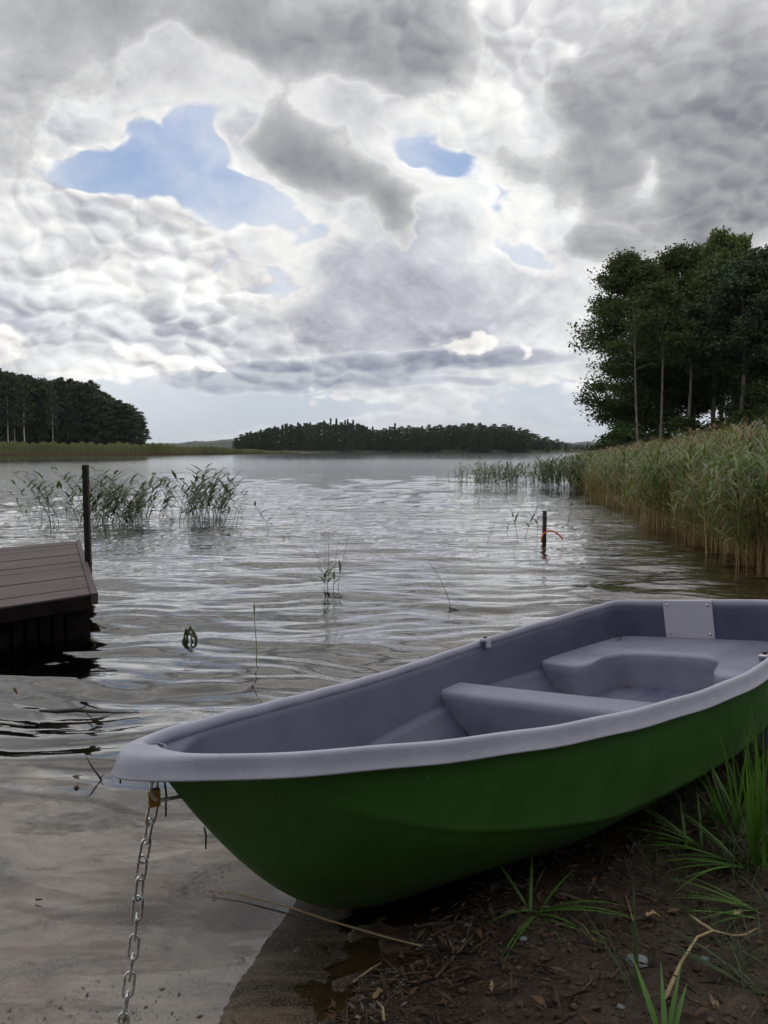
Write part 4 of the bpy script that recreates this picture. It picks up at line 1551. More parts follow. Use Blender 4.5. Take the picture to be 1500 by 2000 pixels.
def inner_half(u, w_):
    """half breadth of the liner at height w_"""
    b0 = float(beam(u)) - .030
    zt = float(sheer(u)) - .03
    zc = float(chine_h(u))
    if w_ >= zc: return b0 * (.915 + .07 * min(1, (w_ - zc) / (zt - zc)))
    f_ = max(0, (w_ - float(floor_h(u))) / (zc - float(floor_h(u))))
    return b0 * (.56 + .34 * f_)


# stern seat: U-shaped deck with rounded cut-out, its wall down to the floor
DW0, DW1 = .312, .277                       # deck height aft / forward
def deck_z(u): return DW0 + (DW1 - DW0) * u / .52


front = []                                  # front edge from starboard (far) to port
def arc(cx, cy, r_, a0, a1, n_=7):
    return [(cx + r_ * math.cos(R(a0 + (a1 - a0) * i / (n_ - 1))), cy + r_ * math.sin(R(a0 + (a1 - a0) * i / (n_ - 1)))) for i in range(n_)]


hb = inner_half(.52, .28) + .012
half_f = [(.515, hb), (.535, hb - .06), (.548, .335)] + [(.545, .315), (.530, .292), (.505, .277), (.47, .268)] + [(.43, .262), (.395, .252), (.360, .235), (.330, .205), (.312, .165), (.304, .11), (.300, .05), (.300, 0)]
front = [(u, -v_) for u, v_ in half_f] + [(u, v_) for u, v_ in half_f[::-1][1:]]
NB = len(front)
V, F = [], []
rows = []
# top surface: from front edge back to transom, blending to inner wall outline
for i, (u, v_) in enumerate(front):
    s_ = -1 + 2 * i / (NB - 1)
    back_v = s_ * (inner_half(.03, .31) + .01)
    row = []
    for k in range(9):
        f_ = k / 8
        uu = u + (.020 - u) * f_
        vv = v_ + (back_v - v_) * f_
        lim = inner_half(max(uu, .02), .3) + .008
        if i == 0: vv = -lim
        if i == NB - 1: vv = lim
        vv = max(-lim, min(lim, vv))
        row.append((uu, vv, deck_z(uu) + (.0 if k else -.004)))
    rows.append(row)
for row in rows:
    # rounded lip then wall to the floor
    u, v_, z_ = row[0]
    uo = u + .006
    wall = []
    for (du, dz) in ((.007, -.012), (.010, -.05), (.022, -.11), (.032, -.16), (.04, -.26)):
        wall.append((u + du, v_ * (1 if abs(v_) > .3 else 1 - dz * -.15), z_ + dz))
    V += wall[::-1] + row
K = 5 + 9
F = [(i * K + j, (i + 1) * K + j, (i + 1) * K + j + 1, i * K + j + 1) for i in range(NB - 1) for j in range(K - 1)]
deck = link('stern_seat', mesh_np('stern_seat', V, F, M['liner_shaded'], True), boat)
deck.data.materials.clear()
deck.data.materials.append(M['seat_grey'])

# raised foot pads on the well floor
for sgn in (-1, 1):
    V = []
    nU, nV = 8, 8
    for i in range(nU + 1):
        for j in range(nV + 1):
            a_, b2 = i / nU, j / nV
            e_ = min(a_, 1 - a_, b2, 1 - b2)
            V.append((.30 + .42 * a_, sgn * (.035 + .20 * b2), .128 + .022 * min(1, e_ * 5) ** .6 - .075 * max(0, a_ - .6)))
    F = [(i * (nV + 1) + j, (i + 1) * (nV + 1) + j, (i + 1) * (nV + 1) + j + 1, i * (nV + 1) + j + 1) for i in range(nU) for j in range(nV)]
    link('floor_pad', mesh_np('floor_pad', V, F, M['liner_shaded'], True), boat)

# middle seat
V, F = [], []
sect = [(1.215, .05), (1.212, .14), (1.208, .255), (1.203, .276), (1.192, .287), (1.175, .290), (1.06, .290), (1.045, .287), (1.035, .276), (1.030, .255), (1.026, .14), (1.022, .05)]
nv = 13
for j in range(nv):
    s_ = -1 + 2 * j / (nv - 1)
    for (u, w_) in sect:
        hb = inner_half(u, w_) + .008
        V.append((u, s_ * hb, w_ - .004 * (1 - s_ * s_) * (w_ > .25)))
K = len(sect)
F = [(j * K + i, j * K + i + 1, (j + 1) * K + i + 1, (j + 1) * K + i) for j in range(nv - 1) for i in range(K - 1)]
seat = link('middle_seat', mesh_np('middle_seat', V, F, M['seat_grey'], True), boat)

# motor plate on the transom, four screws
pl = empty('motor_plate', (.036, -.010, .397))
pl.parent = boat
mb = MB()
mb.box((0, 0, 0), (.006, .116, .088))
o = bevel(mb.obj('plate', M['plate_grey'], pl), .002)
for yy in (-.095, .095):
    for zz_ in (-.066, .068):
        mb = MB()
        mb.tube([(.006, yy, zz_), (.0085, yy, zz_), (.0105, yy, zz_)], [.0065, .0062, .003], 10)
        mb.obj('screw', M['zinc'], pl, True)
# oarlock sockets
for (u, sgn) in ((.824, -1), (.86, 1)):
    v_ = sgn * (float(beam(u)) - .036)
    ol = empty('oarlock', (u, v_, float(sheer(u)) - .002))
    ol.parent = boat
    mb = MB()
    mb.box((0, -sgn * .004, .002), (.026, .013, .007))
    mb.box((0, -sgn * .014, -.016), (.016, .006, .018))
    bevel(mb.obj('bracket', M['rim_grey'] if sgn < 0 else M['zinc'], ol), .003)
    mb = MB()
    mb.tube([(0, -sgn * .002, .008), (0, -sgn * .002, .014)], [.009, .009], 10)
    mb.tube([(0, -sgn * .002, .0142), (0, -sgn * .002, .0148)], [.0055, .0055], 8)
    mb.obj('socket', M['rust'], ol, True)

# bow eye
eyeu = LH - .03
be = MB()
ez = float(sheer(LH)) - .070
arcp = [(eyeu - .03 + .0, 0, ez - .005)]
for i in range(11):
    a = R(-70 + 140 * i / 10)
    arcp.append((eyeu + .028 + .026 * math.cos(a), 0, ez - .012 + .028 * math.sin(a)))
arcp.append((eyeu - .03, 0, ez + .012))
be.tube([(eyeu - .06, 0, ez - .055)] + arcp[1:-1] + [(eyeu - .01, 0, ez + .012)], .0042, 8)
be.obj('bow_eye', M['steel'], boat, True)
bpy.context.view_layer.update()
eye_w = MW @ Vector((eyeu + .04, 0, ez - .035))

# a little dry dirt in the boat
for (u, v_, w_, s_, lab) in [(.12, -.33, .310, .016, 'dry leaf scrap lying in the stern corner of the boat'), (.40, -.16, .151, .014, 'small dead leaf lying on the boat floor')]:
    mb = MB()
    g = random.Random(int(u * 100))
    for k in range(7):
        p_ = MW @ Vector((u + g.gauss(0, s_ * .4), v_ + g.gauss(0, s_ * .5), w_ + .003))
        mb.add(*ribbon(p_, (g.gauss(0, 1), g.gauss(0, 1), .3), s_ * 1.3, s_ * .3, .8, 3))
    mb.obj('leaf_scrap', M['litter'], label=lab, cat='leaf')

# ------------------------------------------------------------------ padlock and chain
pk = empty('padlock', eye_w + Vector((-.008, .0, .030)), R(25), label='brass padlock hanging from the steel eye under the bow', cat='padlock')
mb = MB()
mb.box((0, 0, -.026), (.013, .008, .019))
bevel(mb.obj('lock_body', M['brass'], pk), .003, 3)
mb = MB()
mb.tube([(-.008, 0, -.010), (-.008, 0, .006)] + [(.008 * -math.cos(R(a)), 0, .008 + .008 * math.sin(R(a))) for a in range(20, 161, 20)] + [(.008, 0, .006), (.008, 0, -.010)], .0026, 8)
mb.obj('shackle', M['steel'], pk, True)


def link_mesh():
    pts = []
    hl, r_ = .0165, .0098                     # half straight length, bend radius (centre line)
    for i in range(9):
        a = math.pi * i / 8
        pts.append((r_ * math.cos(a), 0, hl + r_ * math.sin(a)))
    for i in range(9):
        a = math.pi + math.pi * i / 8
        pts.append((r_ * math.cos(a), 0, -hl + r_ * math.sin(a)))
    mb = MB()
    mb.tube(pts, .0031, 8, closed=True)
    # weld seam
    mb.tube([(-r_, 0, -.003), (-r_, 0, 0), (-r_, 0, .003)], [.0033, .0037, .0033], 8, cap=False)
    return mb.mesh('chain_link', M['steel'], True)


lm = link_mesh()
chain = empty('chain', tuple(eye_w), label='steel link chain hanging from the bow padlock down to the ground', cat='chain')
ck = [eye_w + Vector((-.010, 0, -.014)), at(276, 1700, D=eye_w.y - .015), at(261, 1850, D=eye_w.y - .035), at(242, 1985, D=eye_w.y - .06)]
last = ck[-1]
ck += [last + Vector((-.015, -.02, -.045)), Vector((last.x - .05, last.y - .09, .006)), Vector((last.x - .16, last.y - .2, .004)), Vector((last.x - .30, last.y - .25, .0))]
dense = []
for i in range(len(ck) - 1):
    a_, b2 = ck[i], ck[i + 1]
    p0_, p3 = ck[max(i - 1, 0)], ck[min(i + 2, len(ck) - 1)]
    for j in range(30):
        t = j / 30
        dense.append(.5 * ((2 * a_) + (b2 - p0_) * t + (2 * p0_ - 5 * a_ + 4 * b2 - p3) * t * t + (-p0_ + 3 * a_ - 3 * b2 + p3) * t ** 3))
pitch_ = .0405
cum = 0
nextp = .012
k = 0
prev = dense[0]
g = random.Random(9)
for p_ in dense[1:]:
    cum += (p_ - prev).length
    if cum >= nextp:
        tdir = (p_ - prev).normalized()
        zq = (-tdir).to_track_quat('Z', 'Y')
        o = bpy.data.objects.new('link', lm)
        COL.objects.link(o)
        o.parent = chain
        o.location = p_ - eye_w
        twist = (0 if k % 2 else math.pi / 2) + R(15) + g.uniform(-.25, .25) + k * .06
        o.rotation_euler = (zq @ Matrix.Rotation(twist, 4, 'Z').to_quaternion()).to_euler()
        nextp += pitch_
        k += 1
    prev = p_
    if k > 30: break

# black cord ends hanging under the rim
for px, yt, yb, D_, lab in [(232, 1512, 1530, 1.60, 'short black cord end hanging at the very tip of the bow'), (321, 1535, 1595, 1.66, 'black cord end hanging beside the padlock'), (399, 1628, 1658, 1.80, 'short black cord end against the stem of the boat')]:
    a_, b2 = at(px, yt - 12, D=D_), at(px + 3, yb, D=D_)
    mb = MB()
    mb.tube([a_, a_.lerp(b2, .4) + Vector((.003, 0, 0)), a_.lerp(b2, .7) + Vector((.001, 0, 0)), b2], [.0022, .0024, .0022, .0018], 7)
    mb.obj('cord_end', M['black_rubber'], smooth=True, label=lab, cat='cord')

# ------------------------------------------------------------------ dock
zt = .276
fr_, bk_ = at(176, 1160, z=zt), at(147, 1057, z=zt)
fl_ = at(0, 1186, z=zt)
bl_ = at(0, 1060, z=zt)
dock = empty('dock', (0, 0, 0), label='dark brown plank dock with trimmed end at the left edge', cat='dock')
ex = (fl_ - fr_).normalized()              # along the planks, to the left
leftlen = 3.4
ey = (bk_ - fr_)
depth = ey.length
npk = 12
for k in range(npk):
    f0, f1 = k / npk, (k + 1) / npk
    gap = .004 if k != 6 else .010
    a0 = fr_ + ey * f0 + ey.normalized() * gap
    a1 = fr_ + ey * f1 - ey.normalized() * gap
    dzz = (.0, .003, -.002, .002, -.001)[k % 5]
    V = []
    for zz_ in (dzz, dzz - .03):
        V += [a0 + Vector((0, 0, zz_)), a1 + Vector((0, 0, zz_)), a1 + ex * leftlen + Vector((0, 0, zz_)), a0 + ex * leftlen + Vector((0, 0, zz_))]
    mb = MB()
    mb.add(V, [(0, 1, 2, 3), (7, 6, 5, 4), (0, 4, 5, 1), (1, 5, 6, 2), (2, 6, 7, 3), (3, 7, 4, 0)])
    bevel(mb.obj('plank', M['plank_wood'], dock), .003)
for k in range(npk):
    for f_ in (.25, .75):
        for l_ in (.10, .95, 1.8):
            c0 = fr_ + ey * ((k + f_) / npk) + ex * l_
            mb = MB()
            mb.tube([c0 + Vector((0, 0, (.0, .003, -.002, .002, -.001)[k % 5] - .002)), c0 + Vector((0, 0, (.0, .003, -.002, .002, -.001)[k % 5] + .0012))], .0045, 8)
            mb.obj('screw', M['rust'], dock)
# end trim, fascia boards
eyn = ey.normalized()
out = Vector((-ex.x, -ex.y, 0)).normalized()
def board(name, a_, b2, wdir, wid_, top, h_, mat, parent):
    V = []
    for zz_ in (top, top - h_):
        V += [a_ + Vector((0, 0, zz_)), b2 + Vector((0, 0, zz_)), b2 + wdir * wid_ + Vector((0, 0, zz_)), a_ + wdir * wid_ + Vector((0, 0, zz_))]
    mb = MB()
    mb.add(V, [(0, 1, 2, 3), (7, 6, 5, 4), (0, 4, 5, 1), (1, 5, 6, 2), (2, 6, 7, 3), (3, 7, 4, 0)])
    return bevel(mb.obj(name, mat, parent), .003)


board('end_trim', fr_ - eyn * .03 + out * .003, bk_ + out * .003, out, .050, .006, .075, M['plank_wood'], dock)
board('front_board', fr_ - eyn * .034 + out * .0, fr_ - eyn * .034 + ex * leftlen, eyn, .030, -.004, .085, M['dock_dark'], dock)
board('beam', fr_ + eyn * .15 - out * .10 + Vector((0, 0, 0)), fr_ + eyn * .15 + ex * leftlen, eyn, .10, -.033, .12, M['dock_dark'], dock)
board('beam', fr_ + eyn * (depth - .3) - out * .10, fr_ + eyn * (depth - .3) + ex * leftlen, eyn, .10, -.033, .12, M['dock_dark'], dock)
board('back_shade_sheet', fr_ + eyn * .125 - out * .0, fr_ + eyn * .125 + ex * leftlen, eyn, .02, -.06, .62, M['dock_dark'], dock)  # added dark sheet, blackens the gaps behind the front slats
board('side_shade_sheet', fr_ + eyn * .15 + ex * .085, fr_ + eyn * (depth - .1) + ex * .085, ex, .02, -.06, .62, M['dock_dark'], dock)  # added dark sheet, does the same behind the side slats
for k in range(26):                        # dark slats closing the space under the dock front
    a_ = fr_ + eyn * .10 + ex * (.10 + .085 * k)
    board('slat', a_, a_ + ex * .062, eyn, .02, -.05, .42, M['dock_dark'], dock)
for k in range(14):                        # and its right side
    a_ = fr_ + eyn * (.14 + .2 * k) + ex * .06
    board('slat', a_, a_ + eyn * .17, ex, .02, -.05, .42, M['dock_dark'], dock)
for a_ in (fr_ + eyn * .3 + ex * .3, fr_ + eyn * 2.6 + ex * .3, fr_ + eyn * .3 + ex * 2.4):
    mb = MB()
    mb.tube([(a_.x, a_.y, -1.2), (a_.x, a_.y, .24)], .06, 10)
    mb.obj('pile', M['dock_dark'], dock, True)

# iron post beside the dock
pp = at(171, 1105, z=.27)
D_ = 6.35
pp = at(169.5, 1000, D=D_)
ztop = at(167, 908, D=D_).z
post = empty('mooring_post', (pp.x, D_, 0), label='tall square black post standing beside the dock', cat='post')
mb = MB()
mb.box((0, 0, (ztop - 1.0) / 2), (.022, .022, (ztop + 1.0) / 2))
bevel(mb.obj('post_shaft', M['iron'], post), .003)
mb = MB()
mb.box((0, 0, .262), (.026, .026, .012))
bevel(mb.obj('clamp', M['rust'], post), .003)

# short post with orange hose
p0 = at(1063, 1062, z=0)
ztop = at(1063, 998, D=p0.y).z
post = empty('iron_post', (p0.x, p0.y, 0), label='short rusty iron post standing in the water near the reed bed', cat='post')
mb = MB()
mb.tube([(0, 0, -1), (0, 0, ztop * .5), (0, 0, ztop - .01)], .027, 12)
mb.obj('post_shaft', M['rust'], post, True)
mb = MB()
mb.tube([(0, 0, ztop - .012), (0, 0, ztop), ], .031, 12)
mb.tube([(0, 0, ztop - .10), (0, 0, ztop - .085)], .0295, 12)
mb.obj('cap', M['iron'], post, True)
mb = MB()
s_ = p0.y / 1500
hp = []
for i in range(15):
    t = i / 14
    x_ = (-6 + 42 * t) * s_
    z_ = (.03 + .135 * math.sin(math.pi * (.15 + .80 * t)) ** .8 + .02 * (1 - t)) * .95
    hp.append((x_, -.03 + .02 * t, z_))
hp = [(-6 * s_, -.03, .02), (-6.5 * s_, -.033, .08)] + hp[1:]
mb.tube([(p0.x + a_, p0.y + b2, c_) for a_, b2, c_ in hp], .011, 8)
mb.obj('hose', M['hose'], smooth=True, label='orange hose looped round the short iron post, its end in the water', cat='hose')

# ------------------------------------------------------------------ driftwood and twigs in the water
def stick(name, pxs, rads, mat, z=None, label=None, cat='stick', lift=.0, side=()):
    pts = []
    for q_ in pxs:
        px, py, zz_ = q_ if len(q_) == 3 else (*q_, z)
        pts.append(at(px, py, z=zz_))
    mb = MB()
    mb.tube(pts, rads, 6)
    for s2 in side:
        mb.tube([at(*q_[:2], z=q_[2]) for q_ in s2], [rads[0] * .5] * (len(s2) - 1) + [.001], 5)
    return mb.obj(name, mat, smooth=True, label=label, cat=cat)


stick('driftwood', [(78, 1388, .003), (110, 1390, .006), (150, 1387, .008), (175, 1390, .005), (225, 1392, .002), (272, 1392, -.001)], [.006, .009, .010, .007, .004, .002], M['driftwood'],
      label='black floating branch lying flat on the water below the dock', cat='branch', side=[[(150, 1387, .008), (165, 1380, .02), (172, 1377, .025)], [(165, 1388, .005), (178, 1402, .001), (183, 1412, -.002)]])
stick('twig', [(202, 1532, -.01), (196, 1520, .015), (180, 1498, .055), (168, 1478, .09)], [.0045, .004, .003, .0015], M['driftwood'], label='dark bent twig sticking up out of the water left of the bow', cat='twig',
      side=[[(196, 1520, .015), (203, 1512, .03)]])
stick('twig', [(402, 1737, .006), (470, 1748, .006), (560, 1770, .007), (640, 1797, .010), (760, 1832, .012), (824, 1848, .012)], [.0014, .0022, .0026, .003, .003, .0018], M['straw'],
      label='long thin pale stalk lying on the water and passing under the bow', cat='stalk')
stick('twig', [(20, 1342, .0), (30, 1346, .012), (34, 1356, .0)], [.004, .007, .002], M['litter'], label='small brown leaf tip poking out of the water below the dock', cat='leaf')
stick('twig', [(142, 1541, .0), (150, 1538, .014), (158, 1543, .002)], [.004, .008, .002], M['litter'], label='small brown floating leaf curl beside the bent twig', cat='leaf')
stick('twig', [(70, 1757, .002), (82, 1757, .004)], [.003, .002], M['driftwood'], label='tiny dark bark bit on the water left of the chain', cat='bark')
stick('twig', [(1222, 1750, .03), (1240, 1810, .028), (1252, 1860, .026)], [.0022, .0022, .0014], M['straw'], label='straight dry straw lying on the mud right of the grass tuft', cat='straw')
stick('bent_stalk', [(1270, 2030, .05), (1300, 1950, .055), (1330, 1880, .07), (1362, 1830, .08), (1392, 1818, .07), (1432, 1828, .06), (1456, 1826, .06), (1480, 1812, .07)], [.009, .006, .004, .003, .0035, .003, .003, .001],
      M['straw'], label='pale bent plant stalk in the lower right corner', cat='stalk', side=[[(1392, 1818, .07), (1365, 1800, .075), (1345, 1785, .08)]])
for k, (a_, b2, r_, mt, lab) in enumerate([((900, 1700), (1000, 1640), .0035, 'twig', 'dark twig lying just under the hull on the debris line'), ((850, 1905), (940, 1800), .004, 'twig', 'brown twig lying along the debris line near the bottom'),
                                          ((690, 1900), (745, 1862), .003, 'straw', 'short pale straw on the debris line at its lower left'), ((1160, 1850), (1110, 1800), .002, 'straw', 'thin straw lying on dark mud below the grass fan'),
                                          ((1330, 1640), (1240, 1620), .003, 'twig', 'dark twig under the grass beside the hull'), ((750, 1995), (735, 1950), .003, 'straw', 'pale straw standing at the bottom edge'),
                                          ((1120, 1990), (1165, 1930), .0025, 'twig', 'small twig on the mud near the bottom edge'), ((1420, 1700), (1500, 1740), .003, 'twig', 'twig under the big tuft at the right edge')]):
    pa, pb = at(*a_, z=.03), at(*b2, z=.03)
    pa.z, pb.z = gz(pa.x, pa.y) + .008, gz(pb.x, pb.y) + .012
    mb = MB()
    mid = pa.lerp(pb, .5) + Vector((.006, .004, .004))
    mb.tube([pa, mid, pb], [r_, r_ * .9, r_ * .4], 6)
    mb.obj('twig', M[mt], smooth=True, label=lab, cat='twig')

# stone and curled dead leaves
def stone(px, py, s_, lab, mat='stone'):
    p0 = at(px, py, z=.03)
    g = random.Random(int(px))
    me_ = bpy.data.meshes.new('stone')
    import bmesh
    bm = bmesh.new()
    bmesh.ops.create_icosphere(bm, subdivisions=3, radius=1)
    for v_ in bm.verts:
        c_ = v_.co
        k_ = 1 + .16 * math.sin(3 * c_.x + g.random() * .1 + px) * math.cos(2.3 * c_.y + 1) + .08 * math.sin(7 * c_.z + 4 * c_.x)
        v_.co = Vector((c_.x * k_ * s_, c_.y * k_ * s_ * .8, c_.z * k_ * s_ * .55))
    bm.to_mesh(me_)
    bm.free()
    me_.materials.append(M[mat])
    for p_ in me_.polygons: p_.use_smooth = True
    link('stone', me_, None, (p0.x, p0.y, gz(p0.x, p0.y) + s_ * .2), label=lab, cat='stone')


stone(1245, 1895, .026, 'pale grey stone on the mud below the straight straw')
stone(1022, 1846, .009, 'small round pale pebble left of the long grass blade')
stone(1375, 1892, .010, 'small pale pebble right of the bent stalk')
stone(1212, 1990, .008, 'tiny pebble at the bottom edge under the grey stone')


def dead_leaf(px, py, s_, seed, lab, mat='litter_pale'):
    p0 = at(px, py, z=.04)
    z0 = gz(p0.x, p0.y) + .004
    g = random.Random(seed)
    mb = MB()
    nU, nV = 8, 5
    a = g.uniform(0, 3.1)
    ca, sa = math.cos(a), math.sin(a)
    curl = g.uniform(.5, 1.6)
    V = []
    for i in range(nU + 1):
        t = i / nU
        w_ = math.sin(math.pi * (t * .9 + .05)) * (.42 + .12 * math.sin(9 * t + seed))
        for j in range(nV + 1):
            b2 = (j / nV - .5) * 2 * w_
            x_, y_ = (t - .5) * 2 * s_, b2 * s_
            z_ = s_ * (curl * b2 * b2 + .35 * math.sin(3 * t + seed) + .12 * math.sin(8 * t + 5 * b2))
            V.append((p0.x + x_ * ca - y_ * sa, p0.y + x_ * sa + y_ * ca, z0 + max(z_, -.3 * s_) + .3 * s_))
    F = [(i * (nV + 1) + j, (i + 1) * (nV + 1) + j, (i + 1) * (nV + 1) + j + 1, i * (nV + 1) + j + 1) for i in range(nU) for j in range(nV)]
    mb.add(V, F)
    mb.obj('dead_leaf', M[mat], smooth=True, label=lab, cat='leaf')


for k, (px, py, s_, lab, mt) in enumerate([(1275, 1790, .022, 'curled tan dead leaf left of the bent stalk', 'litter_pale'), (1315, 1772, .018, 'small curled leaf just above the bent stalk', 'litter_pale'), (1440, 1795, .020, 'curled tan leaf right of the bent stalk near the right edge', 'litter_pale'),
                                          (1405, 1628, .022, 'orange brown dead leaf at the foot of the middle grass tuft', 'litter'), (1230, 1665, .018, 'brown leaf scrap in front of the hull shade', 'litter'),
                                          (1050, 1975, .020, 'rusty brown leaf near the bottom edge', 'litter'), (740, 1925, .022, 'yellowish leaf piece on the debris line', 'litter_pale'), (770, 1900, .017, 'orange leaf piece just above the yellowish one on the debris line', 'litter'),
                                          (905, 1740, .012, 'small tan leaf close under the hull', 'litter_pale'), (1395, 1975, .016, 'tan seed husk at the bottom edge right of the stalk foot', 'litter_pale'), (960, 1932, .011, 'small pale leaf bit on dark mud', 'litter_pale')]):
    dead_leaf(px, py, s_, k + 1, lab, mt)

# ------------------------------------------------------------------ litter scattered on the bank (stuff)
V, F = [], []
lq = np.random.default_rng(17)
def scatter(n_, fn, smin, smax, wr_, V, F, zoff=.004):
    for _ in range(n_):
        x, y = fn()
        z = gz(x, y)
        s_ = lq.uniform(smin, smax)
        a = lq.uniform(0, 6.28)
        tl = lq.normal(0, .25)
        d = np.array([math.cos(a), math.sin(a), tl]) * s_
        sd = np.array([-math.sin(a), math.cos(a), lq.normal(0, .5)]) * s_ * lq.uniform(*wr_)
        p_ = np.array([x, y, z + zoff + abs(tl) * s_ * .5])
        o_ = len(V)
        V += [p_ - d, p_ - d * .2 + sd + (0, 0, .2 * s_), p_ + d, p_ + d * .1 - sd]
        F.append((o_, o_ + 1, o_ + 2, o_ + 3))


def on_bank():
    while True:
        y = lq.uniform(1.35, 5.2)
        x = np.interp(y, SHX[:, 1], SHX[:, 0]) + lq.exponential(.9) * .9 + lq.normal(0, .03) + .02
        if x < 3.3: return x, y


def on_wrack():
    y = lq.uniform(1.4, 3.2)
    x = np.interp(y, SHX[:, 1], SHX[:, 0]) + lq.normal(.07, .055)
    return x, y


scatter(5000, on_bank, .003, .014, (.12, .5), V, F)
V2, F2 = [], []
scatter(4200, on_bank, .008, .045, (.02, .07), V2, F2, .008)
V3, F3 = [], []
scatter(1500, on_wrack, .002, .012, (.05, .4), V3, F3, .004)
link('leaf_litter', mesh_np('leaf_litter', np.array(V), np.array(F), M['litter']), kind='stuff', label='small brown plant scraps covering the muddy bank', cat='litter')
link('straw_litter', mesh_np('straw_litter', np.array(V2), np.array(F2), M['twig']), kind='stuff', label='thin dark straws and twigs strewn over the mud', cat='litter')
M['foam'] = leafmat('foam', (.03, .02, .015), (.24, .22, .21), 16, 0, .5, 0)
link('wrack_line', mesh_np('wrack_line', np.array(V3), np.array(F3), M['foam']), kind='stuff', label='line of washed up scraps and foam at the water edge', cat='litter')
V4, F4 = [], []
for (px, py, sx, sy, n_, sl) in [(385, 1712, 42, 7, 260, -.42), (372, 1740, 34, 6, 200, -.02), (470, 1880, 30, 6, 90, -.4), (550, 1900, 40, 14, 160, -.5), (120, 1975, 90, 14, 420, -.1), (300, 1960, 50, 12, 200, -.6), (560, 1850, 30, 8, 120, -.5), (215, 1905, 40, 6, 70, -.5), (430, 1990, 60, 6, 120, 0)]:
    for _ in range(int(n_ * (1.5 if py < 1760 else .45))):
        a_, b2 = lq.normal(), lq.normal() * 1.3
        p_ = at(px + a_ * sx, py + b2 * sy + a_ * sx * sl, z=.002)
        if p_.y < 1.2: continue
        s_ = .0007 + lq.exponential(.0016)
        an = lq.normal(.5, .7)
        d = np.array([math.cos(an), math.sin(an), 0]) * s_
        sd = np.array([-math.sin(an), math.cos(an), 0]) * s_ * lq.uniform(.12, .5)
        c0 = np.array([p_.x, p_.y, .0035])
        o_ = len(V4)
        V4 += [c0 - d, c0 + sd, c0 + d, c0 - sd]
        F4.append((o_, o_ + 1, o_ + 2, o_ + 3))
M['weed'] = leafmat('weed', (.040, .030, .024), (.11, .083, .066), 10, 0, .6, 0)
link('floating_debris', mesh_np('floating_debris', np.array(V4), np.array(F4), M['weed']), kind='stuff', label='dark plant crumbs drifting in patches on the water', cat='debris')
# larger curled scraps and broken twigs
mbs = MB()
for _ in range(420):
    x, y = on_bank()
    if _ % 3 == 0: x, y = on_wrack()
    z = gz(x, y)
    a_ = lq.uniform(0, 6.28)
    s_ = lq.uniform(.006, .017)
    ca, sa = math.cos(a_), math.sin(a_)
    Vq, Fq = [], []
    cu, ph_ = lq.uniform(.3, 1.4), lq.uniform(0, 6)
    for i in range(6):
        t = i / 5
        wq = math.sin(math.pi * (t * .88 + .06)) * lq.uniform(.3, .6)
        for j in range(4):
            b2 = (j / 3 - .5) * 2 * wq
            xx, yy = (t - .5) * 2 * s_, b2 * s_
            Vq.append((x + xx * ca - yy * sa, y + xx * sa + yy * ca, z + .002 + s_ * (cu * b2 * b2 + .30 + .30 * math.sin(3 * t + ph_))))
    Fq = [(i * 4 + j, (i + 1) * 4 + j, (i + 1) * 4 + j + 1, i * 4 + j + 1) for i in range(5) for j in range(3)]
    mbs.add(Vq, Fq)
mbs.obj('leaf_scraps', M['litter'], smooth=True, kind='stuff', label='curled brown leaf scraps lying on the mud', cat='litter')
mbs = MB()
for _ in range(170):
    x, y = on_bank() if _ % 2 else on_wrack()
    a_, l_ = lq.uniform(0, 6.28), lq.uniform(.02, .085)
    pa = Vector((x, y, gz(x, y) + .004))
    pb = Vector((x + math.cos(a_) * l_, y + math.sin(a_) * l_, 0))
    pb.z = gz(pb.x, pb.y) + lq.uniform(.003, .012)
    r_ = lq.uniform(.0009, .0028)
    mbs.tube([pa, pa.lerp(pb, .5) + Vector((lq.normal(0, .004), lq.normal(0, .004), .003)), pb], [r_, r_, r_ * .6], 5)
mbs.obj('broken_twigs', M['twig'], smooth=True, kind='stuff', label='short broken twigs and roots on the mud', cat='litter')
# crumbs of soil
V, F = [], []
oct_ = np.array([(1, 0, 0), (0, 1, 0), (-1, 0, 0), (0, -1, 0), (0, 0, 1), (0, 0, -1)], float)
of_ = [(0, 1, 4), (1, 2, 4), (2, 3, 4), (3, 0, 4), (1, 0, 5), (2, 1, 5), (3, 2, 5), (0, 3, 5)]
for _ in range(9000):
    x, y = on_bank()
    s_ = .002 + lq.exponential(.0022)
    s_ = min(s_, .012)
    o_ = len(V)
    P_ = oct_ * lq.uniform(.6, 1.3, (6, 1)) * s_ * (1, 1, .7) + (x, y, gz(x, y) + s_ * .3)
    V += list(P_)
    F += [(a + o_, b2 + o_, c_ + o_) for a, b2, c_ in of_]
M['crumb'] = leafmat('crumb', (.018, .012, .009), (.11, .08, .058), 11, 0, .8, 0)
link('soil_crumbs', mesh_np('soil_crumbs', np.array(V), np.array(F), M['crumb']), kind='stuff', label='crumbs of dark soil on the bank', cat='soil')


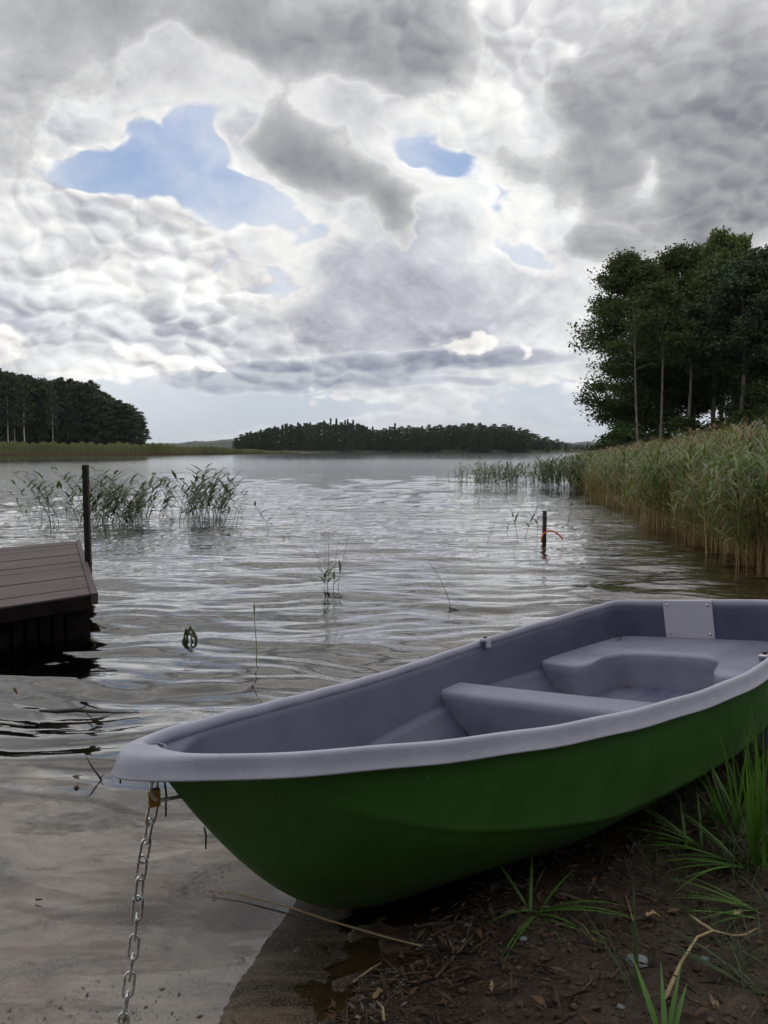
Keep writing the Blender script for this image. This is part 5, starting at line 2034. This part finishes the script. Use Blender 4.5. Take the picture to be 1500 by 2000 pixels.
# ------------------------------------------------------------------ grass on the bank
def tuft(px, py, nb, Lmin, Lmax, wd, lab, seed, spread=1.0, lean=(0, 0), mat='grass', up=1.0, sag=1.1, dirs=None):
    p0 = at(px, py, z=.05)
    z0 = gz(p0.x, p0.y)
    g = random.Random(seed)
    o = empty('grass_tuft', (p0.x, p0.y, z0), label=lab, cat='grass', group='grass tufts on the bank')
    big = nb <= 14
    mb = MB()
    for k in range(nb):
        a = g.uniform(0, 6.28) if dirs is None else dirs[k % len(dirs)][0] + g.gauss(0, .08)
        el_ = up * g.uniform(.5, 1.3) if dirs is None else dirs[k % len(dirs)][1]
        d = Vector((math.cos(a) * spread + lean[0], math.sin(a) * spread + lean[1], el_))
        L_ = g.uniform(Lmin, Lmax)
        b0 = Vector((g.gauss(0, .012), g.gauss(0, .012), -.005))
        V, F = ribbon(b0, d, L_, wd * g.uniform(.6, 1.2), sag * g.uniform(.6, 1.4), 8, taper0=.7)
        V2 = []
        for i in range(0, len(V), 2):           # keep the blade above the ground
            zz_ = gz(p0.x + V[i].x, p0.y + V[i].y) - z0 + .006
            dz = max(0, zz_ - min(V[i].z, V[i + 1].z)) if i > 2 else 0
            V2 += [V[i] + Vector((0, 0, dz)), V[i + 1] + Vector((0, 0, dz))]
        if big:
            m1 = MB()
            m1.add(V2, F)
            m1.obj('blade', M[mat], o, True)
        else:
            mb.add(V2, F)
    if not big:
        mb.obj('blades', M[mat], o, True, kind='stuff')
    return o


pi = math.pi
tuft(1045, 1765, 12, .16, .30, .0042, 'spreading grass fan with long blades in front of the hull', 1, dirs=[(-2.25, .35), (-.35, .45), (-.7, .35), (-2.6, .5), (.6, .9), (-1.5, .3), (2.2, .9), (-1.0, .3), (1.3, 1.2), (-.15, .6)], sag=.9)
tuft(1370, 1655, 14, .16, .30, .0042, 'flat lying grass tuft whose blades point left towards the hull', 2, dirs=[(2.9, .35), (3.05, .25), (2.7, .45), (3.3, .3), (-.2, .5), (1.4, 1.0), (2.4, .6)], sag=.55)
tuft(1450, 1700, 14, .15, .28, .0044, 'green tuft lying low at the right edge below the tall blades', 3, dirs=[(3.1, .3), (2.8, .3), (3.3, .25), (0.2, .4), (2.2, .7), (-2.6, .3)], sag=.5)
tuft(1478, 1705, 14, .28, .46, .0052, 'tall bright upright grass blades at the right edge', 4, spread=.28, up=1.7, sag=.35)
tuft(1500, 1690, 13, .30, .50, .0055, 'tall grass clump cut by the right edge', 5, spread=.3, up=1.8, sag=.35)
tuft(1400, 1615, 30, .10, .20, .0026, 'thin wiry tuft between hull and tall blades', 6, spread=.55, up=1.1, sag=.6)
tuft(1240, 1590, 13, .14, .24, .0030, 'thin arching blades against the hull bottom', 7, dirs=[(2.9, .35), (.2, .6), (.5, .8), (3.0, .6), (.0, .5)], sag=.6, mat='grass_dark')
tuft(1455, 1560, 40, .12, .26, .0028, 'fine dark grass beside the hull near the right edge', 8, spread=.5, up=1.2, mat='grass_dark', sag=.5)
tuft(1500, 1500, 60, .14, .30, .0030, 'dark grass clump under the stern quarter', 9, spread=.5, up=1.3, mat='grass_dark', sag=.5)
tuft(1160, 1640, 24, .06, .14, .0022, 'small dark tuft under the hull', 10, spread=.8, mat='grass_dark')
tuft(1240, 1945, 5, .16, .24, .0030, 'few thin upright blades beside the grey stone', 11, dirs=[(1.5, 1.6), (1.9, 1.3), (1.2, 1.8), (2.2, 1.0)], sag=.25, mat='grass_dark')
tuft(1300, 2040, 4, .10, .18, .0060, 'broad green blades at the foot of the pale stalk', 12, dirs=[(1.1, 1.1), (1.3, .9), (.8, 1.0), (1.8, 1.0)], sag=.4)
tuft(1470, 1930, 7, .18, .30, .0034, 'long low blades in the lower right corner', 13, dirs=[(2.4, .35), (2.7, .4), (-.6, .3), (2.1, .3)], sag=.5, mat='grass_dark')
tuft(1490, 1790, 9, .16, .28, .0036, 'low blades at the right edge above the bent stalk', 14, dirs=[(2.8, .3), (3.1, .35), (2.5, .3), (-2.8, .3)], sag=.45)
tuft(1440, 1640, 14, .22, .38, .0046, 'arching bright blades left of the tall upright grass at the right edge', 15, spread=.5, up=1.4, sag=.6, lean=(-.2, 0))
tuft(1495, 1600, 14, .28, .46, .0050, 'upright blades at the right edge behind the tall clump', 16, spread=.3, up=1.7, sag=.4)
V, F = [], []
gg = random.Random(41)
for k in range(11000):
    px, py = gg.uniform(1080, 1700), gg.uniform(1380, 2010)
    p0 = at(px, py, z=.04)
    s_ = (p0.x - np.interp(p0.y, SHX[:, 1], SHX[:, 0]))
    if s_ < .35 or p0.x < .75: continue
    dens = min(1, max(.06, (px - 1100) / 330)) * (1 if py < 1740 else .30) * (.35 + 1.3 * max(0, math.sin(px * .031 + 1) * math.sin(py * .027 + .4)))
    if gg.random() > dens * .5: continue
    a = gg.uniform(0, 6.28)
    vv, ff = ribbon(Vector((p0.x, p0.y, gz(p0.x, p0.y) - .004)), (math.cos(a) * .7, math.sin(a) * .7, gg.uniform(.3, 1.3)), gg.uniform(.05, .19), gg.uniform(.0008, .0019), gg.uniform(.5, 1.6), 5, taper0=.7)
    o_ = len(V)
    V += vv
    F += [tuple(i + o_ for i in f) for f in ff]
link('grass_cover', mesh_np('grass_cover', V, F, M['grass_dark']), kind='stuff', label='thin dark grass growing over the bank beside the boat', cat='grass')

# unseen wood added behind the viewer, shading the hull and the bank
VV, FF, off = [], [], 0
wg = random.Random(12)
cr = farv[0][1]
nv_ = len(cr.vertices)
co = np.empty(nv_ * 3)
cr.vertices.foreach_get('co', co)
co = co.reshape(-1, 3)
fa = np.arange(nv_).reshape(-1, 4)
for k in range(22):
    x, y = -24 + k * 2.4 + wg.uniform(-1, 1), -7 - 4 * wg.random() - (3 if k % 2 else 0)
    a_ = wg.uniform(0, 6.28)
    c_, s_ = math.cos(a_), math.sin(a_)
    sc = wg.uniform(.62, .85)
    P_ = np.stack([(co[:, 0] * c_ - co[:, 1] * s_) * sc + x, (co[:, 0] * s_ + co[:, 1] * c_) * sc + y, co[:, 2] * sc - 1.2], 1)
    VV.append(P_)
    FF.append(fa + off)
    off += nv_
link('wood', mesh_np('wood', np.vstack(VV), np.vstack(FF), M['leaf_dark']), kind='stuff', label='unseen dark wood added behind the viewer to shade hull and bank', cat='wood')
